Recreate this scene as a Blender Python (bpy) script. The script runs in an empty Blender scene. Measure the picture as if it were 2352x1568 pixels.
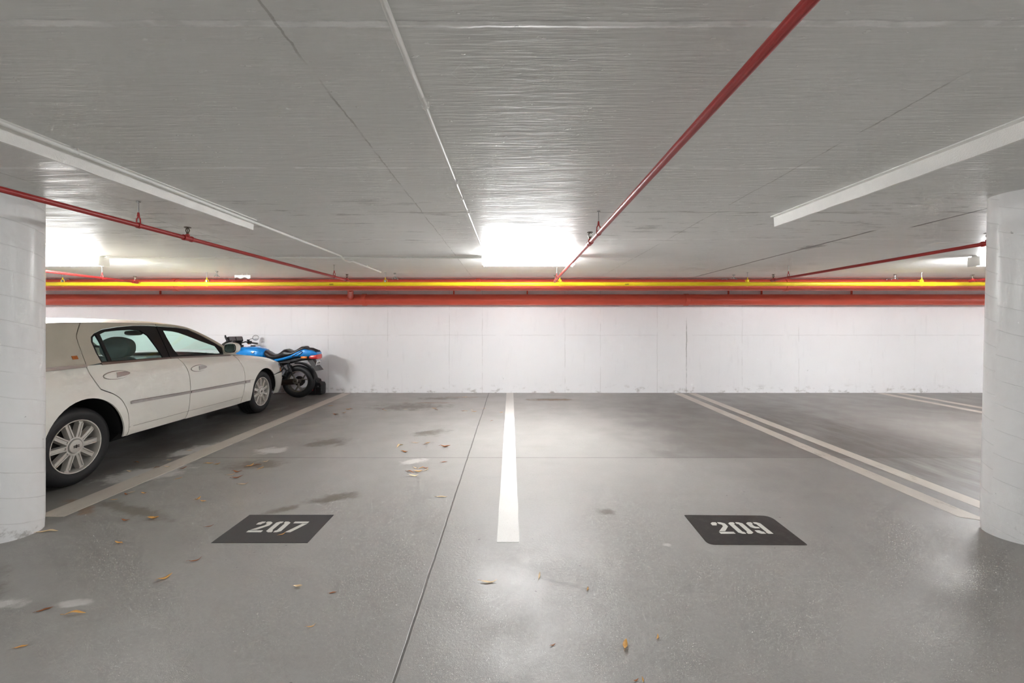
import bpy, bmesh, math, random, bisect
from mathutils import Vector, Matrix, geometry, noise
random.seed(7)
SC = bpy.context.scene
COL = SC.collection
PI = math.pi

# ---------------------------------------------------------------- camera, world, exposure
cam_data = bpy.data.cameras.new('camera')
cam = bpy.data.objects.new('camera', cam_data)
COL.objects.link(cam)
cam.location = (0, 0, 1.4)
cam.rotation_euler = (PI / 2, 0, 0)
cam_data.sensor_width = 36.0
cam_data.lens = 36.0 * 930 / 2352
cam_data.shift_x = 3 / 2352
cam_data.shift_y = -34 / 2352
cam_data.clip_start = 0.02
SC.camera = cam
world = bpy.data.worlds.new('world')
SC.world = world
world.use_nodes = True
world.node_tree.nodes['Background'].inputs[0].default_value = (0.5, 0.5, 0.5, 1)
world.node_tree.nodes['Background'].inputs[1].default_value = 0.2
SC.view_settings.view_transform = 'Standard'
SC.view_settings.look = 'None'
SC.view_settings.gamma = 1
SC.view_settings.use_curve_mapping = False
SC.view_settings.exposure = 3.28
SC.cycles.use_denoising = True
SC.cycles.max_bounces = 7
SC.cycles.diffuse_bounces = 5
SC.cycles.glossy_bounces = 3
SC.cycles.use_adaptive_sampling = True
SC.cycles.adaptive_threshold = 0.042
SC.cycles.adaptive_min_samples = 20
SC.cycles.transparent_max_bounces = 16
SC.cycles.caustics_reflective = False
SC.cycles.sample_clamp_indirect = 6
TUBE_POWER = 15.0        # emission strength of the lit fixture diffusers
CEIL = 2.29
WALL = 8.57

# ---------------------------------------------------------------- node helpers
class NT:
    def __init__(self, name):
        self.m = bpy.data.materials.new(name)
        self.m.use_nodes = True
        self.t = self.m.node_tree
        self.b = self.t.nodes['Principled BSDF']
        self.tc = None
    def n(self, kind, **kw):
        nd = self.t.nodes.new(kind)
        for k, v in kw.items(): setattr(nd, k, v)
        return nd
    def put(self, sock, v):
        if hasattr(v, 'is_linked') or isinstance(v, bpy.types.NodeSocket): self.t.links.new(v, sock)
        else: sock.default_value = v
    def math(self, op, *a, clamp=False):
        nd = self.n('ShaderNodeMath', operation=op); nd.use_clamp = clamp
        for i, v in enumerate(a): self.put(nd.inputs[i], v)
        return nd.outputs[0]
    def add(self, a, b): return self.math('ADD', a, b)
    def sub(self, a, b): return self.math('SUBTRACT', a, b)
    def mul(self, a, b): return self.math('MULTIPLY', a, b)
    def sm(self, x, a, b, lo=0.0, hi=1.0):
        nd = self.n('ShaderNodeMapRange', interpolation_type='SMOOTHSTEP')
        self.put(nd.inputs[0], x); nd.inputs[1].default_value = a; nd.inputs[2].default_value = b
        nd.inputs[3].default_value = lo; nd.inputs[4].default_value = hi
        return nd.outputs[0]
    def obj(self):
        if not self.tc:
            self.tc = self.n('ShaderNodeTexCoord').outputs['Object']
            self.sep = self.n('ShaderNodeSeparateXYZ'); self.t.links.new(self.tc, self.sep.inputs[0])
        return self.tc
    def xyz(self):
        self.obj(); return self.sep.outputs
    def noise(self, scale, detail=3, rough=0.55, stretch=None, dist=0.0, off=(0, 0, 0)):
        v = self.obj()
        mp = self.n('ShaderNodeMapping'); self.t.links.new(v, mp.inputs[0])
        if stretch: mp.inputs['Scale'].default_value = stretch
        mp.inputs['Location'].default_value = off
        nd = self.n('ShaderNodeTexNoise'); self.t.links.new(mp.outputs[0], nd.inputs['Vector'])
        nd.inputs['Scale'].default_value = scale; nd.inputs['Detail'].default_value = detail
        nd.inputs['Roughness'].default_value = rough; nd.inputs['Distortion'].default_value = dist
        return nd.outputs[0]
    def mix(self, fac, a, b):
        nd = self.n('ShaderNodeMix', data_type='RGBA')
        self.put(nd.inputs[0], fac)
        for s, v in ((nd.inputs[6], a), (nd.inputs[7], b)):
            if isinstance(v, tuple) and len(v) == 3: v = v + (1,)
            self.put(s, v)
        return nd.outputs[2]
    def line(self, c, pos, w, wob=None):
        d = self.sub(c, pos)
        if wob is not None: d = self.add(d, wob)
        d = self.math('ABSOLUTE', d)
        return self.sm(d, w * .5, w, 1.0, 0.0)
    def blob(self, x, y, cx, cy, rx, ry, rot, nz, soft=.5):
        c, s = math.cos(rot), math.sin(rot)
        dx, dy = self.sub(x, cx), self.sub(y, cy)
        a = self.math('DIVIDE', self.add(self.mul(dx, c), self.mul(dy, s)), rx)
        b = self.math('DIVIDE', self.sub(self.mul(dy, c), self.mul(dx, s)), ry)
        r = self.math('SQRT', self.add(self.mul(a, a), self.mul(b, b)))
        r = self.add(r, self.mul(self.sub(nz, .5), 2.4))
        return self.sm(r, 1.0 - soft, 1.0 + soft * .2, 1.0, 0.0)
    def maxs(self, l):
        r = l[0]
        for q in l[1:]: r = self.math('MAXIMUM', r, q)
        return r
    def bump(self, h, strength, dist):
        nd = self.n('ShaderNodeBump'); self.put(nd.inputs['Height'], h)
        nd.inputs['Strength'].default_value = strength; nd.inputs['Distance'].default_value = dist
        self.t.links.new(nd.outputs[0], self.b.inputs['Normal'])
    def set(self, **kw):
        for k, v in kw.items():
            k = {'color': 'Base Color', 'rough': 'Roughness', 'metal': 'Metallic', 'coat': 'Coat Weight', 'spec': 'Specular IOR Level', 'coatr': 'Coat Roughness'}[k]
            if isinstance(v, tuple) and len(v) == 3: v = v + (1,)
            self.put(self.b.inputs[k], v)
        return self

def simple(name, col, rough=.5, metal=0.0, coat=0.0, var=0.06, scale=12, bump=0.0, spec=.5):
    t = NT(name)
    nz = t.noise(scale, 3)
    a = tuple(c * (1 - var) for c in col); b = tuple(min(1, c * (1 + var)) for c in col)
    t.set(color=t.mix(nz, a, b), rough=rough, metal=metal, coat=coat, spec=spec)
    if bump: t.bump(t.noise(scale * 8, 2), bump, .002)
    return t.m

def S(r, g, b):   # sRGB 0-255 to linear
    f = lambda v: (v / 255 / 12.92) if v / 255 <= .04045 else ((v / 255 + .055) / 1.055) ** 2.4
    return (f(r), f(g), f(b))

# ---------------------------------------------------------------- mesh helpers
def link(name, me, mat=None, parent=None, smooth=True):
    o = bpy.data.objects.new(name, me)
    COL.objects.link(o)
    if mat:
        for m in (mat if isinstance(mat, (list, tuple)) else [mat]): me.materials.append(m)
    if smooth:
        for p in me.polygons: p.use_smooth = True
        try: me.set_sharp_from_angle(angle=math.radians(38))
        except Exception: pass
    if parent: o.parent = parent
    return o
class MB:
    def __init__(s): s.v = []; s.f = []; s.mi = []
    def add(s, vs, fs, mi=0):
        k = len(s.v); s.v += [tuple(v) for v in vs]
        s.f += [tuple(i + k for i in f) for f in fs]; s.mi += [mi] * len(fs)
        return s
    def box(s, lo, hi, mi=0, bev=0.0, mat=None):
        x0, y0, z0 = lo; x1, y1, z1 = hi
        if bev <= 0:
            vs = [(x0,y0,z0),(x1,y0,z0),(x1,y1,z0),(x0,y1,z0),(x0,y0,z1),(x1,y0,z1),(x1,y1,z1),(x0,y1,z1)]
            fs = [(0,3,2,1),(4,5,6,7),(0,1,5,4),(1,2,6,5),(2,3,7,6),(3,0,4,7)]
        else:
            bm = bmesh.new(); bmesh.ops.create_cube(bm, size=1)
            for v in bm.verts: v.co = Vector(((x0+x1)/2 + v.co.x*(x1-x0), (y0+y1)/2 + v.co.y*(y1-y0), (z0+z1)/2 + v.co.z*(z1-z0)))
            bmesh.ops.bevel(bm, geom=bm.edges[:], offset=bev, segments=2, affect='EDGES', profile=.5)
            vs = [v.co.copy() for v in bm.verts]; bm.verts.index_update()
            fs = [tuple(v.index for v in f.verts) for f in bm.faces]; bm.free()
        if mat: vs = [mat @ Vector(v) for v in vs]
        return s.add(vs, fs, mi)
    def tube(s, pts, r, n=12, mi=0, cap=True):
        pts = [Vector(p) for p in pts]; rs = r if isinstance(r, (list, tuple)) else [r] * len(pts)
        rings = []; up = None
        for i, p in enumerate(pts):
            d = (pts[min(i+1, len(pts)-1)] - pts[max(i-1, 0)]).normalized()
            if up is None:
                up = Vector((0, 0, 1)) if abs(d.z) < .9 else Vector((1, 0, 0))
            a = d.cross(up).normalized(); b = a.cross(d).normalized(); up = b
            rings.append([p + (a * math.cos(2*PI*k/n) + b * math.sin(2*PI*k/n)) * rs[i] for k in range(n)])
        return s.rings(rings, mi, cap)
    def rings(s, rings, mi=0, cap=True, closed=False):
        n = len(rings[0]); vs = [v for r in rings for v in r]; fs = []
        m = len(rings)
        for i in range(m if closed else m - 1):
            j = (i + 1) % m
            for k in range(n):
                l = (k + 1) % n
                fs.append((i*n+k, i*n+l, j*n+l, j*n+k))
        if cap and not closed:
            fs.append(tuple(range(n-1, -1, -1))); fs.append(tuple((m-1)*n + k for k in range(n)))
        return s.add(vs, fs, mi)
    def lathe(s, prof, c=(0,0,0), axis='x', n=48, mi=0, closed=False, cap=False):
        # prof: list of (offset along axis, radius)
        rings = []
        for o, r in prof:
            ring = []
            for k in range(n):
                a = 2*PI*k/n; u, w = r*math.cos(a), r*math.sin(a)
                if axis == 'x': p = (c[0]+o, c[1]+u, c[2]+w)
                elif axis == 'y': p = (c[0]+u, c[1]+o, c[2]+w)
                else: p = (c[0]+u, c[1]+w, c[2]+o)
                ring.append(Vector(p))
            rings.append(ring)
        return s.rings(rings, mi, cap, closed)
    def loft(s, secs, n=20, axis='x', mi=0, e=2.6):
        # secs: (pos along axis, centre lateral, half width, z bottom, z top)
        rings = []
        for q in secs:
            a, cb, hw, z0, z1 = q[:5]; ee = q[5] if len(q) > 5 else e
            ring = []
            for k in range(n):
                t = 2*PI*k/n; c_, s_ = math.cos(t), math.sin(t)
                y = cb + hw * math.copysign(abs(c_) ** (2/ee), c_)
                z = (z0+z1)/2 + (z1-z0)/2 * math.copysign(abs(s_) ** (2/ee), s_)
                ring.append(Vector((a, y, z)) if axis == 'x' else Vector((y, a, z)))
            rings.append(ring)
        return s.rings(rings, mi)
    def done(s, name, mat=None, parent=None, smooth=True, recalc=True):
        me = bpy.data.meshes.new(name); me.from_pydata([tuple(v) for v in s.v], [], s.f)
        for p, i in zip(me.polygons, s.mi): p.material_index = i
        if recalc:
            bm = bmesh.new(); bm.from_mesh(me); bmesh.ops.recalc_face_normals(bm, faces=bm.faces[:]); bm.to_mesh(me); bm.free()
        return link(name, me, mat, parent, smooth)
def tag(o, label=None, cat=None, group=None, kind=None):
    if label: o['label'] = label
    if cat: o['category'] = cat
    if group: o['group'] = group
    if kind: o['kind'] = kind
    return o
def empty(name, loc=(0,0,0), rz=0.0):
    o = bpy.data.objects.new(name, None); COL.objects.link(o)
    o.location = loc; o.rotation_euler = (0, 0, rz); o.empty_display_size = .1
    return o
def tree_copy(root):
    kids = {}
    for x in SC.objects:
        if x.parent: kids.setdefault(x.parent.name, []).append(x)
    def rec(o, par):
        c = o.copy(); COL.objects.link(c)
        if par: c.parent = par
        for k in kids.get(o.name, []): rec(k, c)
        return c
    return rec(root, None)

# ---------------------------------------------------------------- room materials
def mat_ceiling():
    t = NT('painted_ceiling_concrete'); x, y, _ = t.xyz()
    big = t.noise(.7, 2); streak = t.noise(3.0, 3, .6, stretch=(.5, 5, 1)); fine = t.noise(45, 2, .6, stretch=(.10, 1, 1))
    wob = t.mul(t.sub(t.noise(5, 4), .5), .03)
    wobf = t.mul(t.sub(t.noise(30, 3), .5), .012)
    w2 = t.add(wob, wobf)
    base = t.mix(big, S(226,226,223), S(239,239,237))
    base = t.mix(t.mul(t.sm(streak, .4, .9), .06), base, S(176,172,168))
    # grimy streaks round the lit strip in front of the fixtures
    g = t.mul(t.sm(t.noise(4.5, 6, .72, stretch=(.55, 3.2, 1), off=(3, 1, 0)), .565, .63), t.mul(t.sm(y, 2.3, 3.1), t.sm(y, 4.6, 4.1)))
    base = t.mix(t.mul(g, .38), base, S(130,128,126))
    # joints of the shuttering boards
    jl = [t.line(y, p, .016, w2) for p in (1.19, 2.27, 4.12, 6.62)]
    jt = t.mul(t.maxs(jl), t.sm(t.noise(6, 3), .38, .55))
    jd = [t.mul(t.line(y, 3.15, .014, t.mul(t.sub(t.noise(2.2, 4), .5), .12)), t.sm(t.noise(1.4, 2), .42, .5))]
    for p in (-.69, 1.6, -2.95, 5.7, -5.2):
        jd.append(t.mul(t.line(x, p, .0055, w2), t.mul(t.sm(y, 7.2, 6.9), t.sm(t.noise(4, 2), .36, .5))))
    base = t.mix(t.mul(jt, .95), base, S(253,253,252))  # joint lines whitened in the colour to stand in for their specular highlight
    dd = t.add(t.math('DIVIDE', t.math('ABSOLUTE', t.add(x, .163)), .047), t.math('DIVIDE', t.math('ABSOLUTE', t.sub(y, 1.427)), .062))
    base = t.mix(t.mul(t.line(dd, 1.0, .035), .7), base, S(252,252,251))
    base = t.mix(t.mul(t.maxs(jd), .42), base, S(120,114,106))
    # paint flecks
    fl = t.sm(t.noise(38, 2, .5, stretch=(.45, 1, 1), off=(2, 0, 0)), .70, .73)
    base = t.mix(t.mul(fl, .6), base, S(248,248,246))
    # open cracks over the double line
    c1 = t.mul(t.line(x, 3.33, .022, t.add(wob, t.mul(t.sub(y, 5.5), .02))), t.mul(t.sm(y, 3.68, 3.8), t.sm(y, 7.4, 7.0)))
    c2 = t.mul(t.line(x, 3.59, .02, wobf), t.mul(t.sm(y, 2.7, 2.8), t.sm(y, 3.66, 3.6)))
    base = t.mix(t.mul(t.maxs([c1, c2]), .85), base, S(70,68,62))
    sm = t.blob(x, y, 3.36, 4.5, .10, .16, .1, t.noise(14, 4), .4)
    base = t.mix(t.mul(sm, .6), base, S(90,88,84))
    t.set(color=base, rough=t.sm(t.noise(3, 2, .6, stretch=(.5, 3, 1)), .3, .7, .36, .55), spec=t.sub(.26, t.mul(g, .24)))
    h = t.add(t.add(t.mul(fine, .9), t.mul(streak, .2)), t.add(t.mul(fl, .8), t.mul(t.line(y, 1.19, .016, wob), 1.6)))
    t.bump(h, .55, .006)
    return t.m
def mat_floor():
    t = NT('sealed_garage_floor'); x, y, _ = t.xyz()
    big = t.noise(.5, 2); mid = t.noise(2.2, 5, .6, stretch=(.6, 1.5, 1)); nz = t.noise(7, 5, .65)
    base = t.mix(big, S(156,154,150), S(170,168,164))
    base = t.mix(t.mul(t.sm(mid, .5, .78), .3), base, S(142,139,134))
    swirl = t.sm(t.noise(9, 5, .7, stretch=(1, .35, 1), dist=1.2), .6, .75)
    base = t.mix(t.mul(swirl, .22), base, S(164,162,158))
    # older, darker slab right of bay 209 and beyond the cross joint, tyre grime in the right bay, both deepened for light falloff between fixtures; shade under the car painted in
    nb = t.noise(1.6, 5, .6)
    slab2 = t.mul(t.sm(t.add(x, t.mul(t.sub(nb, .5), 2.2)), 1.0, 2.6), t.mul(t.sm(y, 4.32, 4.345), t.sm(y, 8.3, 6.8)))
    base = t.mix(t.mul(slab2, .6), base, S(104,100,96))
    base = t.mix(t.mul(t.sm(t.add(x, t.mul(t.sub(nb, .5), 1.6)), 1.3, 3.2), .5), base, S(112,108,103))  # right side darkened in the colour for light falloff between the fixtures
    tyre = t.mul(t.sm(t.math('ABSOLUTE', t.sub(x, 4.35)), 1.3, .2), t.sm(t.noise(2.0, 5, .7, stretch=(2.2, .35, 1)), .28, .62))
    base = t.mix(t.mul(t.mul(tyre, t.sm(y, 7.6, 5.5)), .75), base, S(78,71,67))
    car_shade = t.mul(t.sm(t.math('ABSOLUTE', t.sub(x, -4.75)), 1.45, .9), t.sm(t.noise(1.8, 6, .7, stretch=(1.5, .6, 1)), .2, .5))  # shade below the car, put into the floor colour and broken up by noise
    base = t.mix(t.mul(car_shade, .8), base, S(62,59,56))
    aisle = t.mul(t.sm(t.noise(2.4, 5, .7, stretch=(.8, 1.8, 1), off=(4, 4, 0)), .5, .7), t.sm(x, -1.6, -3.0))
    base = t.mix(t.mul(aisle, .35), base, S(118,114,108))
    base = t.mix(t.mul(t.sm(t.add(x, t.mul(t.sub(nb, .5), 1.6)), -.9, -2.8), .35), base, S(112,108,101))  # left side darkened in the colour for the dimmer light there
    base = t.mix(t.mul(t.sm(t.noise(55, 4, .7), .35, .75), .14), base, S(110,107,102))
    dk = []
    for a in ((-1.8,7.1,.75,.36,.1),(-1.35,7.9,.5,.14,.0),(-2.6,4.1,.34,.15,.2),(-1.05,5.35,.26,.17,.5),(-2.2,4.9,.32,.2,.2),(-1.45,3.3,.22,.11,.5),(-1.75,3.1,.14,.07,.6),(.72,3.07,.08,.06,0),(-2.9,3.1,.5,.07,-.35),(.75,7.8,.5,.12,0),(-3.1,2.3,.7,.12,-.5)):
        dk.append(t.blob(x, y, *a, nz, .7))
    base = t.mix(t.mul(t.maxs(dk), .7), base, S(96,89,74))
    lt = []
    for a in ((-3.45,3.85,.36,.26,.35),(-3.6,4.6,.16,.3,-.3),(-2.55,2.05,.12,.05,0),(-2.2,2.05,.09,.035,.1),(-3.15,2.35,.35,.03,-.5),(-1.0,4.22,.16,.09,.3),(-2.7,4.57,.22,.14,.3),(1.0,2.6,.03,.02,0),(-3.0,1.9,.3,.04,-.5)):
        lt.append(t.blob(x, y, *a, nz, .5))
    base = t.mix(t.mul(t.maxs(lt), .75), base, S(204,202,198))
    rust = t.maxs([t.blob(x, y, -.95, 8.05, .5, .06, 0, nz, .6), t.blob(x, y, -1.4, 7.45, .6, .05, 0, nz, .6), t.blob(x, y, .75, 7.75, .55, .12, 0, nz, .6), t.blob(x, y, -3.35, 3.15, .3, .06, -.5, nz, .5)])
    base = t.mix(t.mul(rust, .65), base, S(128,96,62))
    wob = t.mul(t.sub(t.noise(6, 4), .5), .035); w3 = t.mul(t.sub(t.noise(1.2, 2), .5), .012)
    j1 = t.line(x, -.462, .0075, t.add(t.mul(wob, .25), w3)); j2 = t.line(y, 4.33, .010, t.mul(wob, .8))
    cr = t.maxs([j1, t.mul(j2, .75)])
    base = t.mix(t.mul(cr, .85), base, S(66,62,56))
    spk = t.sm(t.noise(26, 1, .5, off=(5, 2, 0)), .78, .80)
    base = t.mix(t.mul(spk, .6), base, S(70,66,60))
    grit = t.noise(300, 2)
    t.set(color=base, rough=t.sm(t.noise(2.5, 4), .3, .7, .40, .54), spec=.75)
    t.bump(t.add(t.mul(grit, .5), t.add(t.mul(t.noise(60, 2), .6), t.mul(j1, -4.0))), .3, .004)
    return t.m
def mat_wall():
    t = NT('white_painted_wall'); x, y, z = t.xyz()
    base = t.mix(t.noise(.8, 4), S(243,243,245), S(250,250,251))
    str_ = t.noise(4, 5, .6, stretch=(3.2, 1, .5))
    base = t.mix(t.mul(t.sm(str_, .55, .8), .18), base, S(205,204,206))
    w = t.mul(t.sub(t.noise(5, 3), .5), .03)
    pan = [t.mul(t.line(x, p, .009, w), t.sm(t.noise(3, 3, off=(p, 0, 0)), .38, .55)) for p in (-3.86,-2.6,-1.3,-.6,1.15,1.9,3.1,4.9,6.1)]
    base = t.mix(t.mul(t.maxs(pan), .3), base, S(178,176,174))
    cr = t.mul(t.line(x, 3.72, .012, w), t.mul(t.sm(z, 1.62, 1.5), t.sm(t.noise(3, 4, off=(0,0,5)), .35, .6)))
    base = t.mix(t.mul(cr, .65), base, S(110,108,104))
    hz = t.mul(t.line(z, 1.22, .010, w), t.sm(t.noise(2.5, 3), .36, .5))
    base = t.mix(t.mul(hz, .22), base, S(185,183,181))
    low = t.mul(t.sm(z, .22, .0), t.sm(t.noise(5, 5, .7, stretch=(1, 1, 1.6)), .52, .68))
    base = t.mix(t.mul(low, .65), base, S(150,142,132))
    sc = t.mul(t.sm(t.noise(9, 5, .75, off=(7, 0, 3)), .66, .72), t.sm(z, .8, .3))
    base = t.mix(t.mul(sc, .4), base, S(140,138,134))
    t.set(color=base, rough=.42)
    t.bump(t.add(t.mul(str_, .6), t.mul(t.noise(30, 2), .3)), .25, .006)
    return t.m
def mat_pillar():
    t = NT('white_painted_round_pillar'); x, y, z = t.xyz()
    ang = t.math('ARCTAN2', y, x)
    sp = t.math('FRACT', t.math('DIVIDE', t.add(t.add(z, t.mul(ang, .045)), t.mul(t.sub(t.noise(3, 2), .5), .03)), .165))
    ln = t.mul(t.sm(t.math('ABSOLUTE', t.sub(sp, .5)), .008, .02, 1, 0), t.sm(t.noise(4, 3), .3, .5))
    base = t.mix(t.noise(3, 4), S(236,236,235), S(243,243,242))
    base = t.mix(t.mul(ln, .25), base, S(150,147,143))
    base = t.mix(t.mul(t.mul(t.sm(z, .3, 0), t.sm(t.noise(9, 5, .7), .55, .68)), .6), base, S(140,135,126))
    base = t.mix(t.mul(t.sm(t.noise(22, 3, off=(3, 3, 3)), .74, .78), .6), base, S(130,128,124))
    t.set(color=base, rough=.3)
    t.bump(t.add(t.mul(ln, -1.0), t.mul(t.noise(20, 3), .4)), .25, .004)
    return t.m
def mat_line():
    t = NT('worn_floor_paint'); x, y, z = t.xyz()
    base = t.mix(t.noise(3, 4), S(186,178,168), S(208,201,191))
    base = t.mix(t.mul(t.sm(t.noise(5, 6, .75, stretch=(1.5, .6, 1)), .56, .68), .6), base, S(148,138,126))
    t.set(color=base, rough=.5); t.bump(t.noise(120, 3), .3, .003); return t.m
def mat_line_clean():
    t = NT('white_floor_paint')
    base = t.mix(t.noise(3, 4), S(222,220,215), S(236,235,231))
    base = t.mix(t.mul(t.sm(t.noise(160, 2), .6, .7), .35), base, S(170,165,158))
    base = t.mix(t.mul(t.sm(t.xyz()[1], 6.2, 8.3), .45), base, S(168,160,150))
    t.set(color=base, rough=.5); t.bump(t.noise(200, 3), .3, .003); return t.m
M = {}
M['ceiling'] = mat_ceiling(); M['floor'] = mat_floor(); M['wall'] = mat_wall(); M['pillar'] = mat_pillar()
M['line'] = mat_line(); M['line_clean'] = mat_line_clean()
M['red'] = simple('red_pipe_paint', S(166,44,42), .35, var=.12, scale=6)
M['redmain'] = simple('orange_red_pipe_paint', S(216,90,68), .38, var=.12, scale=3, bump=.1)
M['yellow'] = simple('yellow_gas_pipe_paint', S(246,216,30), .35, var=.05)
M['white'] = simple('white_metal_paint', S(240,239,235), .4, var=.04, scale=8)
M['chanw'] = simple('rough_white_channel_paint', S(246,245,241), .5, var=.05, scale=20, bump=.6)
M['zinc'] = simple('zinc_steel', S(170,170,168), .35, metal=.9)
M['brass'] = simple('dark_brass', S(92,84,72), .4, metal=.8)
M['black'] = simple('black_plastic', (.012,.012,.013), .45, var=.2, spec=.4)
M['ink'] = simple('black_ink', S(40,34,30), .6)

# ---------------------------------------------------------------- room shell
def slab(name, lo, hi, mat):
    o = MB().box(lo, hi).done(name, mat, smooth=False); o['kind'] = 'structure'; return o
XW, YB = 13.0, -8.0
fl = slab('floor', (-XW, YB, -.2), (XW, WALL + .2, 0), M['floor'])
ce = slab('ceiling', (-XW, YB, CEIL), (XW, WALL + .2, CEIL + .25), M['ceiling'])
slab('wall_back', (-XW, WALL, 0), (XW, WALL + .2, CEIL), M['wall'])
slab('wall_front', (-XW, YB - .2, 0), (XW, YB, CEIL), M['wall'])
slab('wall_left', (-XW - .2, YB, 0), (-XW, WALL, CEIL), M['wall'])
slab('wall_right', (XW, YB, 0), (XW + .2, WALL, CEIL), M['wall'])
def pillar(cx, cy, r, lean, label):
    n = 64; rings = []
    for i in range(25):
        z = CEIL * i / 24; k = 1.0
        if z < .03: k = .97
        ring = [Vector((lean * z / CEIL + math.cos(2*PI*j/n) * r * k, math.sin(2*PI*j/n) * r * k, z)) for j in range(n)]
        rings.append(ring)
    o = MB().rings(rings).done('pillar', M['pillar']); o.location = (cx, cy, 0)
    return tag(o, label, 'pillar', kind='structure')
pillar(-3.38, 2.738, .155, 0.0, 'round white concrete pillar at the left, beside the cream car')
pillar(3.385, 2.72, .155, .055, 'round white concrete pillar at the right, on the double line')

# ---------------------------------------------------------------- light fixtures
def mat_diffuser():
    t = NT('lit_prismatic_diffuser'); x, y, z = t.xyz()
    t.set(color=(.9, .9, .9), rough=.4)
    t.b.inputs['Emission Color'].default_value = (.97, .985, 1.0, 1)
    t.b.inputs['Emission Strength'].default_value = TUBE_POWER
    return t.m
M['lit'] = mat_diffuser()
fx = empty('light_fixture', (0, 0, CEIL))
L2 = .57
MB().box((-L2, -.035, -.045), (L2, .035, 0), bev=.004).done('housing', M['white'], fx)
rings = []
for x in [(-L2 + .015) + (2*L2 - .03) * i / 3 for i in range(4)]:
    prof = [(-.058,-.052),(-.064,-.075),(-.060,-.105),(-.04,-.122),(0,-.128),(.04,-.122),(.060,-.105),(.064,-.075),(.058,-.052)]
    q = 1
    rings.append([Vector((x, a * q, b * q)) for a, b in prof])
MB().rings(rings).done('diffuser', M['lit'], fx)
for s in (-1, 1):
    MB().box((s*L2 - .012, -.07, -.13), (s*L2 + .012, .07, -.01), bev=.005).done('end_cap', M['white'], fx)
GF = 'ceiling light fixtures'
fxs = [(.22, 5.1, 'lit fluorescent ceiling fixture over the bay numbered 209'),
       (-5.70, 5.1, 'lit fluorescent ceiling fixture over the car, beside the left pillar'),
       (6.41, 5.1, 'lit fluorescent ceiling fixture mostly hidden by the right pillar'),
       (-11.6, 5.1, 'lit fluorescent fixture far beyond the left pillar'), (12.2, 5.1, 'lit fluorescent fixture far beyond the right pillar'),
       ]
for row, yy in (('nearest', -2.0),):  # unseen row added behind the camera as fill light
    for col, xx in (('far left', -9.0), ('left', -3.2), ('right', 3.2), ('far right', 9.0)):
        fxs.append((xx, yy, 'unseen fluorescent fill fixture added behind the viewer, %s row, %s' % (row, col)))
for i, (x, y, lab) in enumerate(fxs):
    o = fx if i == 0 else tree_copy(fx)
    o.location = (x, y, CEIL); tag(o, lab, 'ceiling light', GF)

# ---------------------------------------------------------------- ceiling channels (white L-shaped drip channels)
def channel(x0, x1, y_end, inner, label):
    # vertical leaf hangs down, the flange lies on the ceiling towards the middle of the bay
    n = 60; rings = []
    for i in range(n + 1):
        y = .25 + (y_end - .25) * i / n; x = x0 + (x1 - x0) * i / n
        j = noise.noise(Vector((y * 9, x0, 0))) * .004
        d = .085 + j
        pr = [(0, 0), (-inner*.032, 0), (-inner*.032, -.006), (-inner*.006, -.010), (-inner*.002, -d), (inner*.016, -d), (inner*.018, 0)]
        rings.append([Vector((x + a, y, CEIL + b)) for a, b in pr])
    o = MB().rings(rings).done('ceiling_channel', M['chanw'])
    return tag(o, label, 'ceiling channel', 'white channels fixed under the ceiling')
channel(-2.27, -2.15, 3.38, -1, 'long white channel under the ceiling at the left, beside a grey conduit')
channel(2.27, 2.13, 3.27, 1, 'long chipped white channel under the ceiling at the right')

# ---------------------------------------------------------------- conduits
def clip(x, y, z, parent, along='y'):
    b = MB()
    if along == 'y': b.box((-.015, -.007, -.012), (.015, .007, .012), bev=.003)
    else: b.box((-.007, -.015, -.012), (.007, .015, .012), bev=.003)
    b.tube([(0, 0, 0), (0, 0, CEIL - z - .001)], .004, 8)
    o = b.done('pipe_clip', M['white'], parent); o.location = (x, y, z); return o
def conduit(pts, r, clips, label, along='y', extra=None):
    root = empty('conduit'); tag(root, label, 'conduit')
    b = MB()
    b.tube(pts, r, 14); b.done('conduit_pipe', M['white'], root)
    if extra:
        for (a, c_) in extra: MB().tube([a, c_], .0112, 14).done('coupling', M['white'], root)
    for c_ in clips: clip(*c_, root, along)
    return root
zc = 2.265
conduit([(-.345, .1, zc), (-.335, 1.55, zc), (-.3348, 1.57, zc), (-.315, 5.02, zc)], [.0100, .0100, .0078, .0078], [(-.333, 1.58, zc), (-.326, 2.42, zc), (-.323, 2.72, zc), (-.32, 3.05, zc)],
        'thin white conduit running straight to the middle light fixture', extra=[((-.336, 1.52, zc), (-.335, 1.60, zc)), ((-.328, 2.40, zc), (-.328, 2.45, zc))])
conduit([(-2.19, .25, zc), (-2.13, 3.3, zc), (-2.09, 4.55, zc), (-2.08, 4.95, zc), (-2.09, 5.08, 2.235), (-2.09, 5.22, 2.235), (-2.09, 5.34, zc), (-2.06, 6.42, zc)], .011,
        [(-2.16, 2.02, zc), (-2.12, 3.95, zc), (-2.07, 5.85, zc), (-2.062, 6.3, zc)], 'grey-white conduit beside the left channel with a kink under the cross conduit')
conduit([(-5.12, 5.1, 2.268), (-.36, 5.1, 2.268)], .012, [(-4.42, 5.1, 2.268), (-3.0, 5.1, 2.268), (-2.65, 5.1, 2.268), (-1.25, 5.1, 2.268)],
        'thin white conduit running across from the left fixture to the middle fixture', along='x')

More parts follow.
